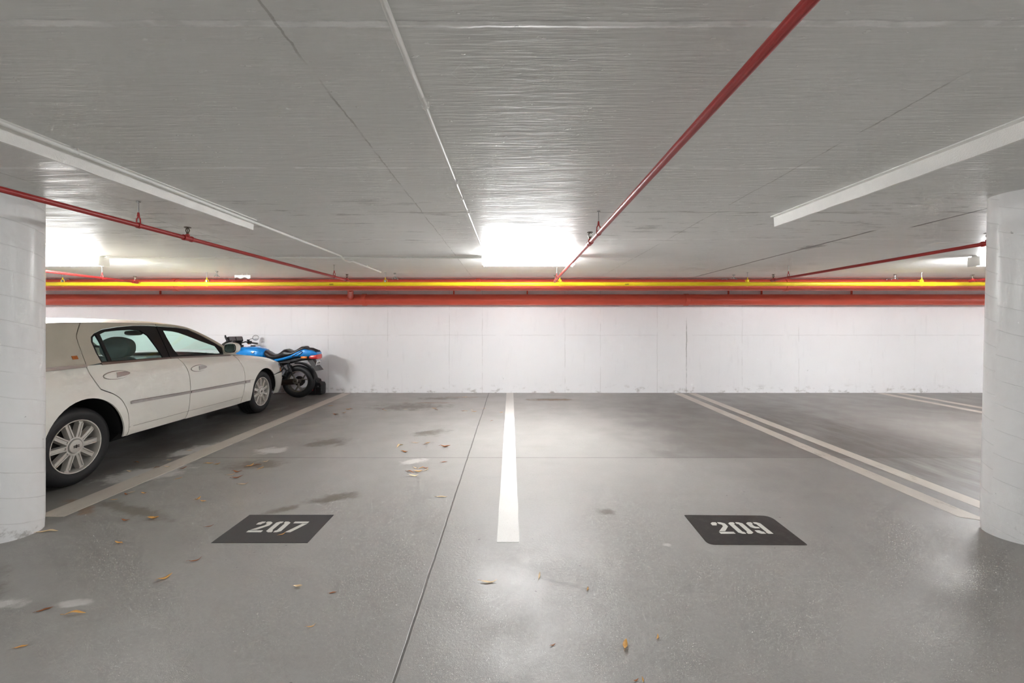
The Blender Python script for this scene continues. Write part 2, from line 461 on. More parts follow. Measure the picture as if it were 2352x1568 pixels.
# ---------------------------------------------------------------- red sprinkler branch pipes
PZ = 2.12
def hanger(parent, x, y, z, r, mat, top=CEIL, name='pipe_hanger', rodmat=None):
    b = MB(); n = 20; rings = []
    w = .010
    for k in range(n + 1):        # band round the pipe
        a = -PI/2 + 2*PI*k/n
        for _ in (0,): rings.append([Vector((math.cos(a)*(r+.001), -w, math.sin(a)*(r+.001))), Vector((math.cos(a)*(r+.004), -w, math.sin(a)*(r+.004))), Vector((math.cos(a)*(r+.004), w, math.sin(a)*(r+.004))), Vector((math.cos(a)*(r+.001), w, math.sin(a)*(r+.001)))])
    b.rings(rings)
    b.tube([(-r*.9, 0, r*.6), (-r*.75, 0, r+.03), (0, 0, r+.05)], .0045, 8)
    b.tube([(r*.9, 0, r*.6), (r*.75, 0, r+.03), (0, 0, r+.05)], .0045, 8)
    b.tube([(0, 0, r+.045), (0, 0, r+.075)], [.009, .006], 8)
    o = b.done(name, mat, parent); o.location = (x, y, z)
    rod = MB().tube([(0, 0, r+.05), (0, 0, top - z + .002)], .004, 8).tube([(0,0,top-z-.006),(0,0,top-z+.002)], .013, 10).done('hanger_rod', rodmat or M['zinc'], o)
    return o
def sprinkler(parent, x, y, z, r, up=True):
    b = MB()
    b.tube([(0,0,r-.004), (0,0,r+.022)], [r*.62, r*.5], 12)
    o = b.done('sprinkler_head', M['red'], parent); o.location = (x, y, z)
    h = MB()
    h.tube([(0,0,r+.018),(0,0,r+.032)], .010, 10)
    for s in (-1, 1): h.tube([(s*.008,0,r+.030),(s*.015,0,r+.045),(s*.010,0,r+.062),(0,0,r+.070)], .0035, 6)
    h.tube([(0,0,r+.030),(0,0,r+.068)], .003, 6)
    h.tube([(0,0,r+.070),(0,0,r+.073)], [.026,.024], 16)
    h.done('sprinkler_deflector', M['brass'], o)
    return o
def tee(parent, x, y, z, r, dx=0):
    b = MB().tube([(-dx*.04,-.04,0),(dx*.04,.04,0)], r*1.28, 16).tube([(-dx*.04,-.042,0),(-dx*.03,-.03,0)], r*1.42, 16).tube([(dx*.03,.03,0),(dx*.04,.042,0)], r*1.42, 16).tube([(0,0,0),(0,0,r+.014)], r*.95, 14)
    o = b.done('tee_fitting', M['red'], parent); o.location = (x, y, z)
def branch(a, b_, r, hang, spr, label):
    root = empty('sprinkler_pipe'); tag(root, label, 'sprinkler pipe', 'red sprinkler branch pipes')
    a, b_ = Vector(a), Vector(b_)
    MB().tube([a, b_], r, 18).done('pipe', M['red'], root)
    d = b_ - a
    at = lambda y: a + d * ((y - a.y) / d.y)
    for y in hang: p = at(y); hanger(root, p.x, y, p.z, r, M['red'])
    for y in spr:
        p = at(y); sprinkler(root, p.x, y, p.z, r); tee(root, p.x, y, p.z, r, d.x/d.y)
    e = MB().tube([at(b_.y-.03), at(b_.y+.012)], r*1.35, 16).done('end_fitting', M['red'], root)
    return root
branch((.645, -1.5, PZ), (.70, 6.40, PZ), .0165, [3.12, 6.15], [3.47, 6.38], 'red sprinkler pipe crossing the ceiling right of the middle')
branch((-2.80, -1.5, PZ), (-2.53, 6.28, PZ), .0165, [2.88, 5.84], [3.3, 6.26], 'red sprinkler pipe at the left, passing in front of the left pillar')
branch((4.24, -1.5, PZ), (4.06, 6.28, PZ), .0165, [5.93], [3.5, 6.26], 'dark red sprinkler pipe ending left of the right pillar')
branch((-6.0, -1.5, PZ), (-6.06, 6.55, PZ), .0165, [6.0], [6.53], 'red sprinkler pipe over the car, beyond the left pillar')
branch((7.22, -1.5, PZ), (7.22, 6.35, PZ), .0165, [5.5], [6.33], 'red sprinkler pipe whose end shows beside the right pillar')

# ---------------------------------------------------------------- mains along the back wall
XP = 12.9
def main_pipe(name, y, z, r, label, mat, collars, n=28):
    root = empty(name); tag(root, label, 'pipe')
    MB().tube([(-XP, y, z), (XP, y, z)], r, n).done('pipe', mat, root)
    for x in collars: MB().tube([(x-.045, y, z), (x-.040, y, z), (x+.040, y, z), (x+.045, y, z)], [r*1.02, r*1.09, r*1.09, r*1.02], n).done('pipe_coupling', mat, root)
    return root
U = main_pipe('sprinkler_main_pipe', 7.5, 2.172, .106, 'large orange-red main pipe right behind the yellow gas pipe', M['redmain'], [-6.2, -.6, 5.1])
for x in (-8.1, -5.08, -2.1, .85, 3.9, 6.9, 9.9):
    o = MB()
    o.tube([(-.05, 0, .118), (.05, 0, .118)], .008, 8).tube([(-.045, 0, CEIL-2.172), (-.045, 0, .10)], .006, 8).tube([(.045, 0, CEIL-2.172), (.045, 0, .10)], .006, 8)
    h = o.done('pipe_hanger', M['zinc'], U); h.location = (x, 7.385, 2.172 - .02)
D = main_pipe('drain_pipe', 8.32, 1.953, .112, 'large orange-red pipe low on the back wall, below the other main', M['redmain'], [-3.0, 3.6])
b = MB().tube([(-3.015, 7.62, 2.11), (-3.145, 7.95, 2.05), (-3.276, 8.28, 1.99)], .055, 18)
b.done('branch_pipe', M['redmain'], D)
MB().tube([(-3.23, 8.16, 2.015), (-3.26, 8.24, 2.00)], .068, 18).done('branch_collar', M['redmain'], D)
for x in (-7.4, -1.2, .35, 4.6, 5.3, 7.2):
    h = MB().box((-.01, -.02, -.0), (.01, .145, .012)).box((-.012, .12, -.12), (.012, .145, .12)).done('wall_bracket', M['redmain'], D); h.location = (x, 8.42, 1.953 + .10)
Y = main_pipe('gas_pipe', 6.65, 2.10, .0335, 'yellow gas pipe running in front of the red mains', M['yellow'], [-5.42, .83, 6.93], 20)
for x in (-7.36, -4.99, -2.06, .81, 3.89, 6.75):
    h = hanger(Y, x, 6.65, 2.10, .0335, M['yellow'])
    k = MB().tube([(-.028,.03,.062),(.028,.03,.062)], .007, 8).box((-.012,-.012,.03),(.012,.02,.068), bev=.003).done('clamp_bracket', M['yellow'] if x > 0 else M['zinc'], h)
def text_mesh(name, body, size, mat, parent, loc, rot, ext=.0005):
    c = bpy.data.curves.new(name + '_font', 'FONT'); c.body = body; c.size = size; c.extrude = ext; c.align_x = 'CENTER'; c.align_y = 'CENTER'
    t = bpy.data.objects.new(name + '_tmp', c); COL.objects.link(t)
    bpy.context.view_layer.update()
    me = bpy.data.meshes.new_from_object(t.evaluated_get(bpy.context.evaluated_depsgraph_get()))
    bpy.data.objects.remove(t)
    o = link(name, me, mat, parent, smooth=False); o.location = loc; o.rotation_euler = rot
    return o
for x, m in ((-2.93, 'ink'), (1.90, 'ink'), (6.52, 'red')):
    text_mesh('gas_marking', 'GAS', .034, M[m], Y, (x, 6.65 - .0345, 2.091), (PI/2 + .28, 0, 0), ext=.001)['label'] = 'small lettering reading GAS'
# white scrap of taped sheet above the mains at the left
n = 14; bmb = MB(); rings = []
for i in range(n + 1):
    x = -4.62 + .26 * i / n
    z0 = 2.215 + .012 * math.sin(i * .9); z1 = 2.262 + .010 * noise.noise(Vector((i * .7, 3, 0)))
    rings.append([Vector((x, 6.78, z0)), Vector((x, 6.775, z1)), Vector((x, 6.79, z1 + .002)), Vector((x, 6.795, z0))])
bmb.rings(rings); bmb.tube([(-4.5, 6.785, 2.255), (-4.5, 6.785, CEIL)], .004, 6)
bmb.tube([(-4.42, 6.785, 2.255), (-4.42, 6.785, CEIL)], .004, 6)
tag(bmb.done('hanging_sheet', M['white']), 'small torn white sheet hanging under the ceiling above the yellow pipe', 'sheet')
# bare hanger stubs near the mains
def stub(x, y, ln, lab, k):
    b = MB().tube([(0, 0, 0), (0, 0, -ln)], .006, 8).tube([(-.05, 0, -ln), (0, 0, -ln + .03), (.05, 0, -ln - .012)], .008, 8).tube([(-.018, 0, -.004), (.018, 0, -.004)], .012, 8)
    o = b.done('ceiling_hanger', M['zinc']); o.location = (x, y, CEIL)
    tag(o, lab, 'hanger')
stub(-4.72, 6.5, .085, 'small metal hanger stub above the yellow pipe, right of the left clamp', 0)
stub(-1.93, 6.75, .09, 'small metal hanger stub just right of the second clamp', 0)
stub(3.83, 6.95, .07, 'small metal hanger stub left of the clamp, nearer the right', 0)
stub(6.55, 6.9, .075, 'small metal hanger stub left of the rightmost clamp', 0)

# ---------------------------------------------------------------- painted lines (thin paint films on the floor)
def paint(name, pts, mat, label, cat, h=.0018, wob=0.004, group=None, open_edge=True):
    # pts: near-left, near-right, far-right, far-left
    a, b, c, d = [Vector(p) for p in pts]; n = 90; rings = []
    for i in range(n + 1):
        t = i / n; l = a.lerp(d, t); r = b.lerp(c, t)
        l.x += noise.noise(Vector((l.y * 3, 1, l.x))) * wob; r.x += noise.noise(Vector((r.y * 3, 5, r.x))) * wob
        rings.append([Vector((l.x, l.y, 0.0002)), Vector((l.x + .001, l.y, h)), Vector((r.x - .001, r.y, h)), Vector((r.x, r.y, 0.0002))])
    o = MB().rings(rings).done(name, mat, smooth=False)
    return tag(o, label, cat, group)
paint('parking_line', [(-.09, 2.63), (.056, 2.63), (.056, 8.56), (-.09, 8.56)], M['line_clean'], 'wide clean white parking line in the middle between the two numbers', 'parking line')
paint('parking_line', [(-3.50, 2.98), (-3.29, 2.98), (-3.36, 8.5), (-3.55, 8.5)], M['line'], 'worn beige parking line beside the car', 'parking line')
paint('parking_line', [(3.30, 2.98), (3.45, 2.90), (3.60, 8.5), (3.43, 8.5)], M['line'], 'left stripe of the double parking line ending at the right pillar', 'parking line', group='double parking line')
paint('parking_line', [(3.61, 2.9), (3.76, 2.9), (3.89, 8.5), (3.73, 8.5)], M['line'], 'right stripe of the double parking line reaching behind the right pillar', 'parking line', group='double parking line')
paint('parking_line', [(7.50, 2.9), (7.65, 2.9), (7.86, 8.5), (7.70, 8.5)], M['line'], 'left stripe of the far double line, beyond the right pillar', 'parking line')
paint('parking_line', [(7.92, 2.9), (8.07, 2.9), (8.26, 8.5), (8.10, 8.5)], M['line'], 'right stripe of the far double line, beyond the right pillar', 'parking line')
# number plates painted on the floor
M['plate'] = simple('black_floor_paint', S(66,66,66), .45, var=.12, scale=30, bump=.2)
t = NT('worn_black_floor_paint'); x, y, z = t.xyz()
t.set(color=t.mix(t.mul(t.sm(t.noise(14, 5, .7), .45, .7), .5), S(44,42,42), S(78,76,72)), rough=.42); t.bump(t.noise(160, 2), .2, .002)
M['plate2'] = t.m
M['digit'] = simple('white_stencil_paint', S(214,212,204), .55, var=.08, scale=60)
def flat(poly, z0, z1, mb):
    n = len(poly)
    bm = bmesh.new(); vs = [bm.verts.new((p[0], p[1], z1)) for p in poly]
    f = bm.faces.new(vs); bmesh.ops.triangulate(bm, faces=[f]); bm.verts.index_update()
    tv = [v.co.copy() for v in bm.verts]; tf = [tuple(v.index for v in q.verts) for q in bm.faces]; bm.free()
    mb.add(tv, tf)
    k = [(p[0], p[1], z0) for p in poly] + [(p[0], p[1], z1) for p in poly]
    mb.add(k, [(i, (i+1) % n, n + (i+1) % n, n + i) for i in range(n)])
def roundpoly(corners, n=6):
    out = []; m = len(corners)
    for i, (x, y, r) in enumerate(corners):
        p = Vector((x, y)); a = Vector(corners[i-1][:2]); b = Vector(corners[(i+1) % m][:2])
        if r <= 0: out.append((x, y)); continue
        da, db = (a - p).normalized() * r, (b - p).normalized() * r
        for k in range(n + 1):
            t_ = k / n; q = (p + da) * (1-t_)**2 + p * 2*t_*(1-t_) + (p + db) * t_**2
            out.append((q.x, q.y))
    return out
DIG = {
 '2': [[(0,1.15),(0,1.42),(.18,1.6),(.44,1.6),(.44,1.38),(.36,1.32),(.30,1.15)],
       [(.54,1.6),(.78,1.6),(1,1.42),(1,1.0),(.46,.34),(.06,.34),(.66,1.02),(.70,1.26),(.54,1.38)],
       [(0,.26),(.98,.26),(.98,0),(0,0)]],
 '0': [[(.44,1.6),(.2,1.6),(0,1.44),(0,.16),(.2,0),(.44,0),(.44,.22),(.34,.28),(.34,1.32),(.44,1.38)],
       [(.56,1.6),(.8,1.6),(1,1.44),(1,.16),(.8,0),(.56,0),(.56,.22),(.66,.28),(.66,1.32),(.56,1.38)]],
 '7': [[(0,1.34),(0,1.6),(1,1.6),(1,1.34)], [(.66,1.26),(1,1.26),(.46,0),(.10,0)]],
 '9': [[(.44,1.6),(.2,1.6),(0,1.44),(0,.9),(.2,.74),(.56,.74),(.56,.92),(.42,.95),(.34,1.02),(.34,1.30),(.44,1.38)],
       [(.56,1.6),(.8,1.6),(1,1.44),(1,.0),(.68,.0),(.60,.14),(.66,.24),(.66,1.32),(.56,1.38)],
       [(.02,.46),(.34,.46),(.42,.3),(.52,.26),(.52,0),(.2,0),(.02,.16)]]}
def number_plate(corners, txt, x0, x1, y0, y1, mat, label):
    mb = MB(); flat(roundpoly(corners), .0003, .0016, mb)
    o = mb.done('parking_number_patch', mat, smooth=False); tag(o, label, 'parking number')
    cw = (x1 - x0) / (len(txt) + .24 * (len(txt) - 1)); sx = cw; sy = (y1 - y0) / 1.6
    for i, ch in enumerate(txt):
        b = MB(); ox = x0 + i * cw * 1.24
        for poly in DIG[ch]: flat([(ox + px * sx, y0 + py * sy) for px, py in poly], .0015, .0026, b)
        b.done('digit', M['digit'], o, smooth=False)['label'] = 'white stencilled digit ' + ch
number_plate([(-1.94,2.62,0),(-1.315,2.62,0),(-1.315,3.012,0),(-1.942,3.012,0)], '207', -1.80, -1.445, 2.755, 2.905, M['plate'], 'black painted floor patch with sharp corners reading 207')
number_plate([(1.268,2.60,.05),(1.905,2.594,.012),(1.918,3.0,.07),(1.288,3.01,.012)], '209', 1.42, 1.775, 2.735, 2.895, M['plate2'], 'worn black floor patch with rounded corners reading 209')

# ---------------------------------------------------------------- fallen leaves
LM = [simple('dry_leaf_tan', S(232,176,96), .6, var=.2, scale=60), simple('dry_leaf_brown', S(160,98,52), .65, var=.25, scale=60), simple('dry_leaf_pale', S(240,212,168), .6, var=.15, scale=60)]
def leaf_mesh(kind, mi, seed):
    rnd = random.Random(seed); n = 14; L_, W = (1.0, .17) if kind == 'thin' else (1.0, .40) if kind == 'wide' else (1.0, .28)
    b = MB(); rings = []; fold = rnd.uniform(.15, .4); curl = rnd.uniform(-.1, .25); bend = rnd.uniform(-.25, .25)
    for i in range(n + 1):
        t = i / n; w = W * .5 * (math.sin(PI * min(1, t * .96 + .02)) ** .8) * (1 - .25 * t)
        x = (t - .5) * L_; y = bend * (t - .5) ** 2 * 2; z = .06 + curl * (2*t - 1) ** 2 + .02 * math.sin(t * 9 + seed)
        th = .006
        rings.append([Vector((x, y - w, z + w * fold * 2)), Vector((x, y, z)), Vector((x, y + w, z + w * fold * 2)), Vector((x, y + w, z + w * fold * 2 - th)), Vector((x, y, z - th)), Vector((x, y - w, z + w * fold * 2 - th))])
    b.rings(rings)
    b.tube([(-.52, bend * .5, .06 + curl), (-.68, bend * .6 + .03, .04 + curl * .8)], [.012, .008], 6)
    zmin = min(v[2] for v in b.v); b.v = [(v[0], v[1], v[2] - zmin) for v in b.v]
    me = bpy.data.meshes.new('leaf'); me.from_pydata(b.v, [], b.f); me.materials.append(LM[mi])
    for p in me.polygons: p.use_smooth = True
    return me
def ground(px, py): y = 930 * 1.4 / (py - 750); return ((px - 1173) * y / 930, y)
leaves = [  # px, py, size, kind, material, angle, label
 (1436,1483,.045,'wide',0,1.2,'largest tan leaf near the bottom edge, below the number 209'),
 (380,1328,.05,'wide',0,1.0,'upright tan leaf on open floor, below and left of the number 207'),
 (685,1347,.035,'wide',2,.1,'pale leaf just below the number 207'),
 (103,1400,.045,'mid',1,.7,'curled brown leaf near the bottom left corner'),
 (173,1409,.075,'thin',0,.1,'long thin tan leaf right of the curled brown one at bottom left'),
 (274,1247,.05,'mid',0,2.9,'orange leaf between the left pillar foot and the number 207'),
 (352,1191,.06,'wide',0,.1,'flat tan leaf between the worn line and the number 207'),
 (455,1146,.045,'wide',0,1.5,'standing tan leaf above the number 207'),
 (467,1151,.04,'mid',0,3.0,'tan leaf lying against the standing leaf above the 207'),
 (111,1220,.10,'thin',2,.2,'long pale straw at the foot of the left pillar'),
 (1239,1322,.05,'thin',2,1.4,'thin pale leaf below the end of the middle white line'),
 (1122,1338,.07,'thin',2,.0,'thin pale straw left below the end of the middle white line'),
 (1350,1353,.025,'mid',0,1.2,'tiny tan leaf right below the middle line, nearer the 209'),
 (1270,1482,.02,'mid',1,.4,'tiny brown crumb left of the largest tan leaf'),
 (1511,1464,.025,'mid',0,1.1,'tiny tan leaf right of the largest tan leaf'),
 (764,1361,.03,'mid',1,.3,'small dark brown leaf below the right end of the 207 patch'),
 (49,1485,.035,'mid',0,.4,'small tan leaf in the bottom left corner'),
 (715,1439,.03,'thin',0,.5,'small tan sliver far below the number 207'),
 (648,1228,.035,'mid',0,.9,'small orange leaf lying on the black 207 patch'),
 (1015,1141,.07,'thin',2,.0,'pale straw left of the middle white line, beyond the floor crack'),
 (1023,1026,.09,'mid',1,.05,'dark brown leaf left of the long floor crack'),
 (1020,1061,.05,'mid',1,.3,'small brown leaf just below the cross joint'),
 (917,1024,.09,'mid',2,1.2,'pale upright leaf in the debris beyond the cross joint'),
 (449,1288,.05,'thin',1,.7,'thin brown twig left below the number 207'),
 (481,1209,.04,'thin',1,.7,'thin brown twig left of the black 207 patch'),
 (1461,1563,.02,'mid',1,.4,'brown crumb at the bottom edge below the largest leaf'),
 (1477,1562,.02,'mid',0,1.4,'tan crumb at the bottom edge, right of the brown crumb')]
LMESH = {}
for i, (px, py, sz, kind, mi, a, lab) in enumerate(leaves):
    k = (kind, mi, i % 3)
    if k not in LMESH: LMESH[k] = leaf_mesh(kind, mi, i)
    o = bpy.data.objects.new('dry_leaf', LMESH[k]); COL.objects.link(o)
    gx, gy = ground(px, py); zz = .0018 if (-1.94 < gx < -1.31 and 2.62 < gy < 3.01) else .0004
    o.location = (gx, gy, zz); o.rotation_euler = (0, 0, a); o.scale = (sz * 1.3, sz * 1.3, sz * 1.3)
    tag(o, lab, 'leaf', 'dry leaves scattered on the floor')
crumbs = [(927,1036),(930,1038),(955,1017),(983,1017),(978,1020),(955,1075),(968,1074),(977,1075),(980,1079),(961,1083),(942,1084),(951,1093),(885,942),(880,940),(932,940),(998,938),(1002,941),(1085,942),(1090,945),(1064,944),(1070,944),(800,940),(806,939),(790,948),(760,932),(770,952),(1113,938),(1152,947),(1130,966),(1068,912),(480,1064),(545,1097),(558,1112),(575,1070),(590,1068),(610,1060),(600,1075),(545,1084),(532,1090)]
for j, (px, py) in enumerate(crumbs):
    k = (('thin','mid')[j % 2], j % 3, j % 3)
    if k not in LMESH: LMESH[k] = leaf_mesh(k[0], k[1], 50 + j)
    o = bpy.data.objects.new('dry_leaf', LMESH[k]); COL.objects.link(o)
    gx, gy = ground(px, py); s_ = random.uniform(.055, .10); o.location = (gx, gy, .0004); o.rotation_euler = (0, 0, random.uniform(-.6, 1.4)); o.scale = (s_, s_, s_)
    tag(o, 'small dry leaf scrap in the scattered debris before the back wall', 'leaf', 'leaf scraps in the debris')
side_leaves = [(262,1148),(290,1136),(302,1131),(330,1133),(360,1074),(385,1072),(411,1099),(421,1076),(389,1057),(500,1066),(314,1062),(298,1083),(435,1035),(288,1196)]
for j, (px, py) in enumerate(side_leaves):
    k = (('thin','mid')[j % 2], j % 3, j % 3)
    o = bpy.data.objects.new('dry_leaf', LMESH.setdefault(k, leaf_mesh(k[0], k[1], 90 + j))); COL.objects.link(o)
    gx, gy = ground(px, py); s_ = random.uniform(.05, .075); o.location = (gx, gy, .0022); o.rotation_euler = (0, 0, random.uniform(-.6, 1.4)); o.scale = (s_, s_, s_)
    tag(o, 'small dry leaf scrap along the worn line beside the car', 'leaf', 'leaf scraps beside the car')

# ================================================================ THE CAR
def spl(pts):
    xs=[p[0] for p in pts]; ys=[p[1] for p in pts]; n=len(xs); m=[]
    for i in range(n):
        if i==0: m.append((ys[1]-ys[0])/(xs[1]-xs[0]))
        elif i==n-1: m.append((ys[-1]-ys[-2])/(xs[-1]-xs[-2]))
        else: m.append((ys[i+1]-ys[i-1])/(xs[i+1]-xs[i-1]))
    def f(x):
        if x<=xs[0]: return ys[0]
        if x>=xs[-1]: return ys[-1]
        i=bisect.bisect_right(xs,x)-1; h=xs[i+1]-xs[i]; t=(x-xs[i])/h
        return ((2*t**3-3*t*t+1)*ys[i]+(t**3-2*t*t+t)*h*m[i]+(-2*t**3+3*t*t)*ys[i+1]+(t**3-t*t)*h*m[i+1])
    return f
def sstep(a,b,x):
    t=min(1,max(0,(x-a)/(b-a))); return t*t*(3-2*t)
PLAN=[(-1.49,0),(-1.485,.35),(-1.44,.70),(-1.34,.87),(-1.1,.94),(-.6,.975),(0,.985),(.75,.99),(1.5,.99),(2.3,.985),(2.8,.98),(3.2,.97),(3.5,.95),(3.74,.90),(3.90,.80),(3.99,.62),(4.04,.33),(4.06,0)]
def _plan():
    out=[]; n=len(PLAN)
    fu=spl([(i,p[0]) for i,p in enumerate(PLAN)]); fv=spl([(i,p[1]) for i,p in enumerate(PLAN)])
    for k in range(0,(n-1)*30+1): out.append((fu(k/30),fv(k/30)))
    L=[0]
    for a,b in zip(out,out[1:]): L.append(L[-1]+math.dist(a,b))
    k=min(range(len(out)),key=lambda i:abs(out[i][0]-1.5)); off=L[k]-out[k][0]
    return out,[l-off for l in L]
PC,PS=_plan(); S0,S1=PS[0],PS[-1]
def plan(s):
    s=min(max(s,PS[0]),PS[-1]-1e-6); i=min(bisect.bisect_right(PS,s)-1,len(PS)-2); t=(s-PS[i])/(PS[i+1]-PS[i])
    return (PC[i][0]+(PC[i+1][0]-PC[i][0])*t, PC[i][1]+(PC[i+1][1]-PC[i][1])*t)
WSH=spl([(-2.6,.90),(-1.6,.95),(-1.2,1.0),(-.7,1.04),(0,1.047),(.6,1.042),(1.2,1.03),(2.0,1.0),(2.5,.975),(3.0,.925),(3.3,.885),(3.6,.83),(3.8,.79),(4.2,.77),(5,.765)])
def inset(s,w):
    ws=WSH(s); i=0
    if w<.45: i+=((.45-w)/.27)**2*.075
    t=(w-.60)/(ws-.60)
    if t>0: i+=.05*t*t
    ex=.03+.05*max(sstep(2.2,2.9,s),1-sstep(-1.1,-.5,s))
    tt=(t-.72)/.28
    if tt>0: i+=ex*tt*tt
    # flared lip round the wheel openings
    for uc in (0.02, 3.05):
        r=math.hypot((s-uc),(w-.345)); 
        if r<.50: i-=.012*sstep(.50,.41,r)
    return i
def side(s,w,off=0.0):
    e=.01; a=plan(s-e); b=plan(s+e); dx,dy=b[0]-a[0],b[1]-a[1]; l=math.hypot(dx,dy) or 1
    c=plan(s); i=inset(s,w)-off
    return Vector((c[1]-dx/l*i, c[0]+dy/l*i, w))
def GV(u,w):
    t=max(0,(w-1.03)/.38)
    return .905-.175*t**1.15-.05*max(0,u-1.2)**2*t*.6-.06*max(0,-u)**1.5*t
def green(u,w,off=0.0): return Vector((GV(u,w)+off,u,w+off*.3))
def dense(poly, step=.03, closed=True):
    out=[]; n=len(poly)
    for i in range(n if closed else n-1):
        a=poly[i]; b=poly[(i+1)%n]; d=math.dist(a,b); k=max(1,int(d/step))
        for j in range(k): out.append((a[0]+(b[0]-a[0])*j/k, a[1]+(b[1]-a[1])*j/k))
    if not closed: out.append(poly[-1])
    return out
def smooth_line(pts, k=4):
    n=len(pts); fx=spl([(i,p[0]) for i,p in enumerate(pts)]); fy=spl([(i,p[1]) for i,p in enumerate(pts)])
    return [(fx(i/k),fy(i/k)) for i in range((n-1)*k+1)]
def inside(p, poly):
    x,y=p; c=False; n=len(poly); j=n-1
    for i in range(n):
        xi,yi=poly[i]; xj,yj=poly[j]
        if (yi>y)!=(yj>y) and x<(xj-xi)*(y-yi)/(yj-yi)+xi: c=not c
        j=i
    return c
def shrink(poly, d):
    n=len(poly); A=sum(poly[i][0]*poly[(i+1)%n][1]-poly[(i+1)%n][0]*poly[i][1] for i in range(n)); sg=1 if A>0 else -1
    out=[]
    for i in range(n):
        a=Vector(poly[i-1]); b=Vector(poly[i]); c=Vector(poly[(i+1)%n])
        t=(c-b).normalized()+(b-a).normalized() if (c-b).length>1e-7 and (b-a).length>1e-7 else (c-a)
        if t.length<1e-6: t=(c-a)
        t.normalize(); nrm=Vector((-t.y,t.x))*sg
        out.append((b.x+nrm.x*d,b.y+nrm.y*d))
    return out
def panel(name, poly, fn, mat, parent, sgn=1, holes=(), off=0.0, thick=.014, step=.05, gap=.0045, bs=.025):
    poly=dense(poly,bs); 
    if gap: poly=shrink(poly,gap)
    hs=[dense(h,bs) for h in holes]
    V=[]; E=[]
    for lp in [poly]+hs:
        k=len(V); n=len(lp); V+= [Vector(p) for p in lp]; E+=[(k+i,k+(i+1)%n) for i in range(n)]
    xs=[p[0] for p in poly]; ys=[p[1] for p in poly]
    bpts=[p for lp in [poly]+hs for p in lp]
    x=min(xs)+step/2
    while x<max(xs):
        y=min(ys)+step/2
        while y<max(ys):
            if inside((x,y),poly) and not any(inside((x,y),h) for h in hs) and min((x-b[0])**2+(y-b[1])**2 for b in bpts)>(step*.45)**2: V.append(Vector((x,y)))
            y+=step
        x+=step
    r=geometry.delaunay_2d_cdt(V,E,[],0,1e-6)
    v2=r[0]; tris=[]
    for f in r[2]:
        c=(sum(v2[i].x for i in f)/len(f),sum(v2[i].y for i in f)/len(f))
        if inside(c,poly) and not any(inside(c,h) for h in hs): tris.append(f)
    P=[fn(v.x,v.y,off) for v in v2]
    cnt={}
    for f in tris:
        for i in range(len(f)):
            e=(f[i],f[(i+1)%len(f)]); cnt[tuple(sorted(e))]=cnt.get(tuple(sorted(e)),[])+[e]
    mb=MB(); mb.add(P,tris)
    if thick:
        Q=[fn(v.x,v.y,off-thick) for v in v2]
        for k_,es in cnt.items():
            if len(es)==1:
                a,b=es[0]; mb.add([P[b],P[a],Q[a],Q[b]],[(0,1,2,3)])
    fs=mb.f
    # orientation test: first triangle must face away from the car
    f=tris[len(tris)//2]; nn=(P[f[1]]-P[f[0]]).cross(P[f[2]]-P[f[0]])
    c=P[f[0]]; flip=nn.dot(Vector((c.x, c.y-1.3, .3)))<0
    if sgn<0: mb.v=[(-a,b,c_) for a,b,c_ in mb.v]; flip=not flip
    if flip: mb.f=[tuple(reversed(q)) for q in fs]
    return mb.done(name,mat,parent,recalc=False)
CP = NT('pearl_cream_car_paint'); CP.set(color=S(232,230,221), rough=.28, coat=.8, coatr=.06, spec=.5); M['paint']=CP.m
M['vinyl']=simple('taupe_roof_paint', S(184,177,162), .38, coat=.25, var=.03)
M['trimblk']=simple('black_window_trim', (.006,.006,.007), .5, var=.1, spec=.25)
M['chrome']=simple('chrome', (.85,.84,.82), .22, metal=1, var=.02)
M['lever']=simple('polished_handle_metal', S(176,170,166), .25, metal=.6)
M['mold']=simple('satin_grey_moulding', S(176,170,166), .3, metal=.5, var=.04)
M['tyre']=simple('black_tyre_rubber', (.011,.011,.012), .55, var=.25, scale=20, bump=.2)
M['rim']=simple('silver_alloy', S(218,214,207), .3, metal=.45, var=.05)
M['rimdark']=simple('dark_brake_metal', (.02,.018,.016), .6, var=.3)
M['dark']=simple('dark_underbody', (.006,.006,.006), .8, var=.3)
M['seat']=simple('dark_green_grey_leather', S(128,140,138), .55, var=.08)
M['trimint']=simple('dark_interior_plastic', (.02,.022,.022), .6)
M['brownline']=simple('brown_belt_trim', S(118,104,96), .3, metal=.4)
def mat_glass(name, tint, rough=0.0, gl=.10):
    t=NT(name); t.t.nodes.remove(t.b)
    tr=t.n('ShaderNodeBsdfTransparent'); tr.inputs[0].default_value=tint+(1,)
    g=t.n('ShaderNodeBsdfGlossy'); g.inputs['Roughness'].default_value=.02; g.inputs[0].default_value=(1,1,1,1)
    lw=t.n('ShaderNodeLayerWeight'); fr_=t.add(.05, t.mul(.95, t.math('POWER', lw.outputs['Facing'], 5.0)))
    mx=t.n('ShaderNodeMixShader'); t.t.links.new(fr_,mx.inputs[0]); t.t.links.new(tr.outputs[0],mx.inputs[1]); t.t.links.new(g.outputs[0],mx.inputs[2])
    t.t.links.new(mx.outputs[0],t.t.nodes['Material Output'].inputs[0]); return t.m
M['glass']=mat_glass('tinted_car_glass',(.74,.89,.86))
M['mirrorglass']=simple('mirror_glass',(.55,.68,.68),.03,metal=1,var=.01)
M['lamp']=simple('clear_lamp_lens',(.75,.78,.82),.08,metal=.6,coat=1,var=.15,scale=40)
M['amber']=simple('amber_lens',(.85,.25,.03),.15,coat=1)
M['redlens']=simple('red_lens',(.7,.03,.03),.15,coat=1,var=.3,scale=60)
M['gold']=simple('orange_gold_badge',S(190,110,50),.4,metal=.3)

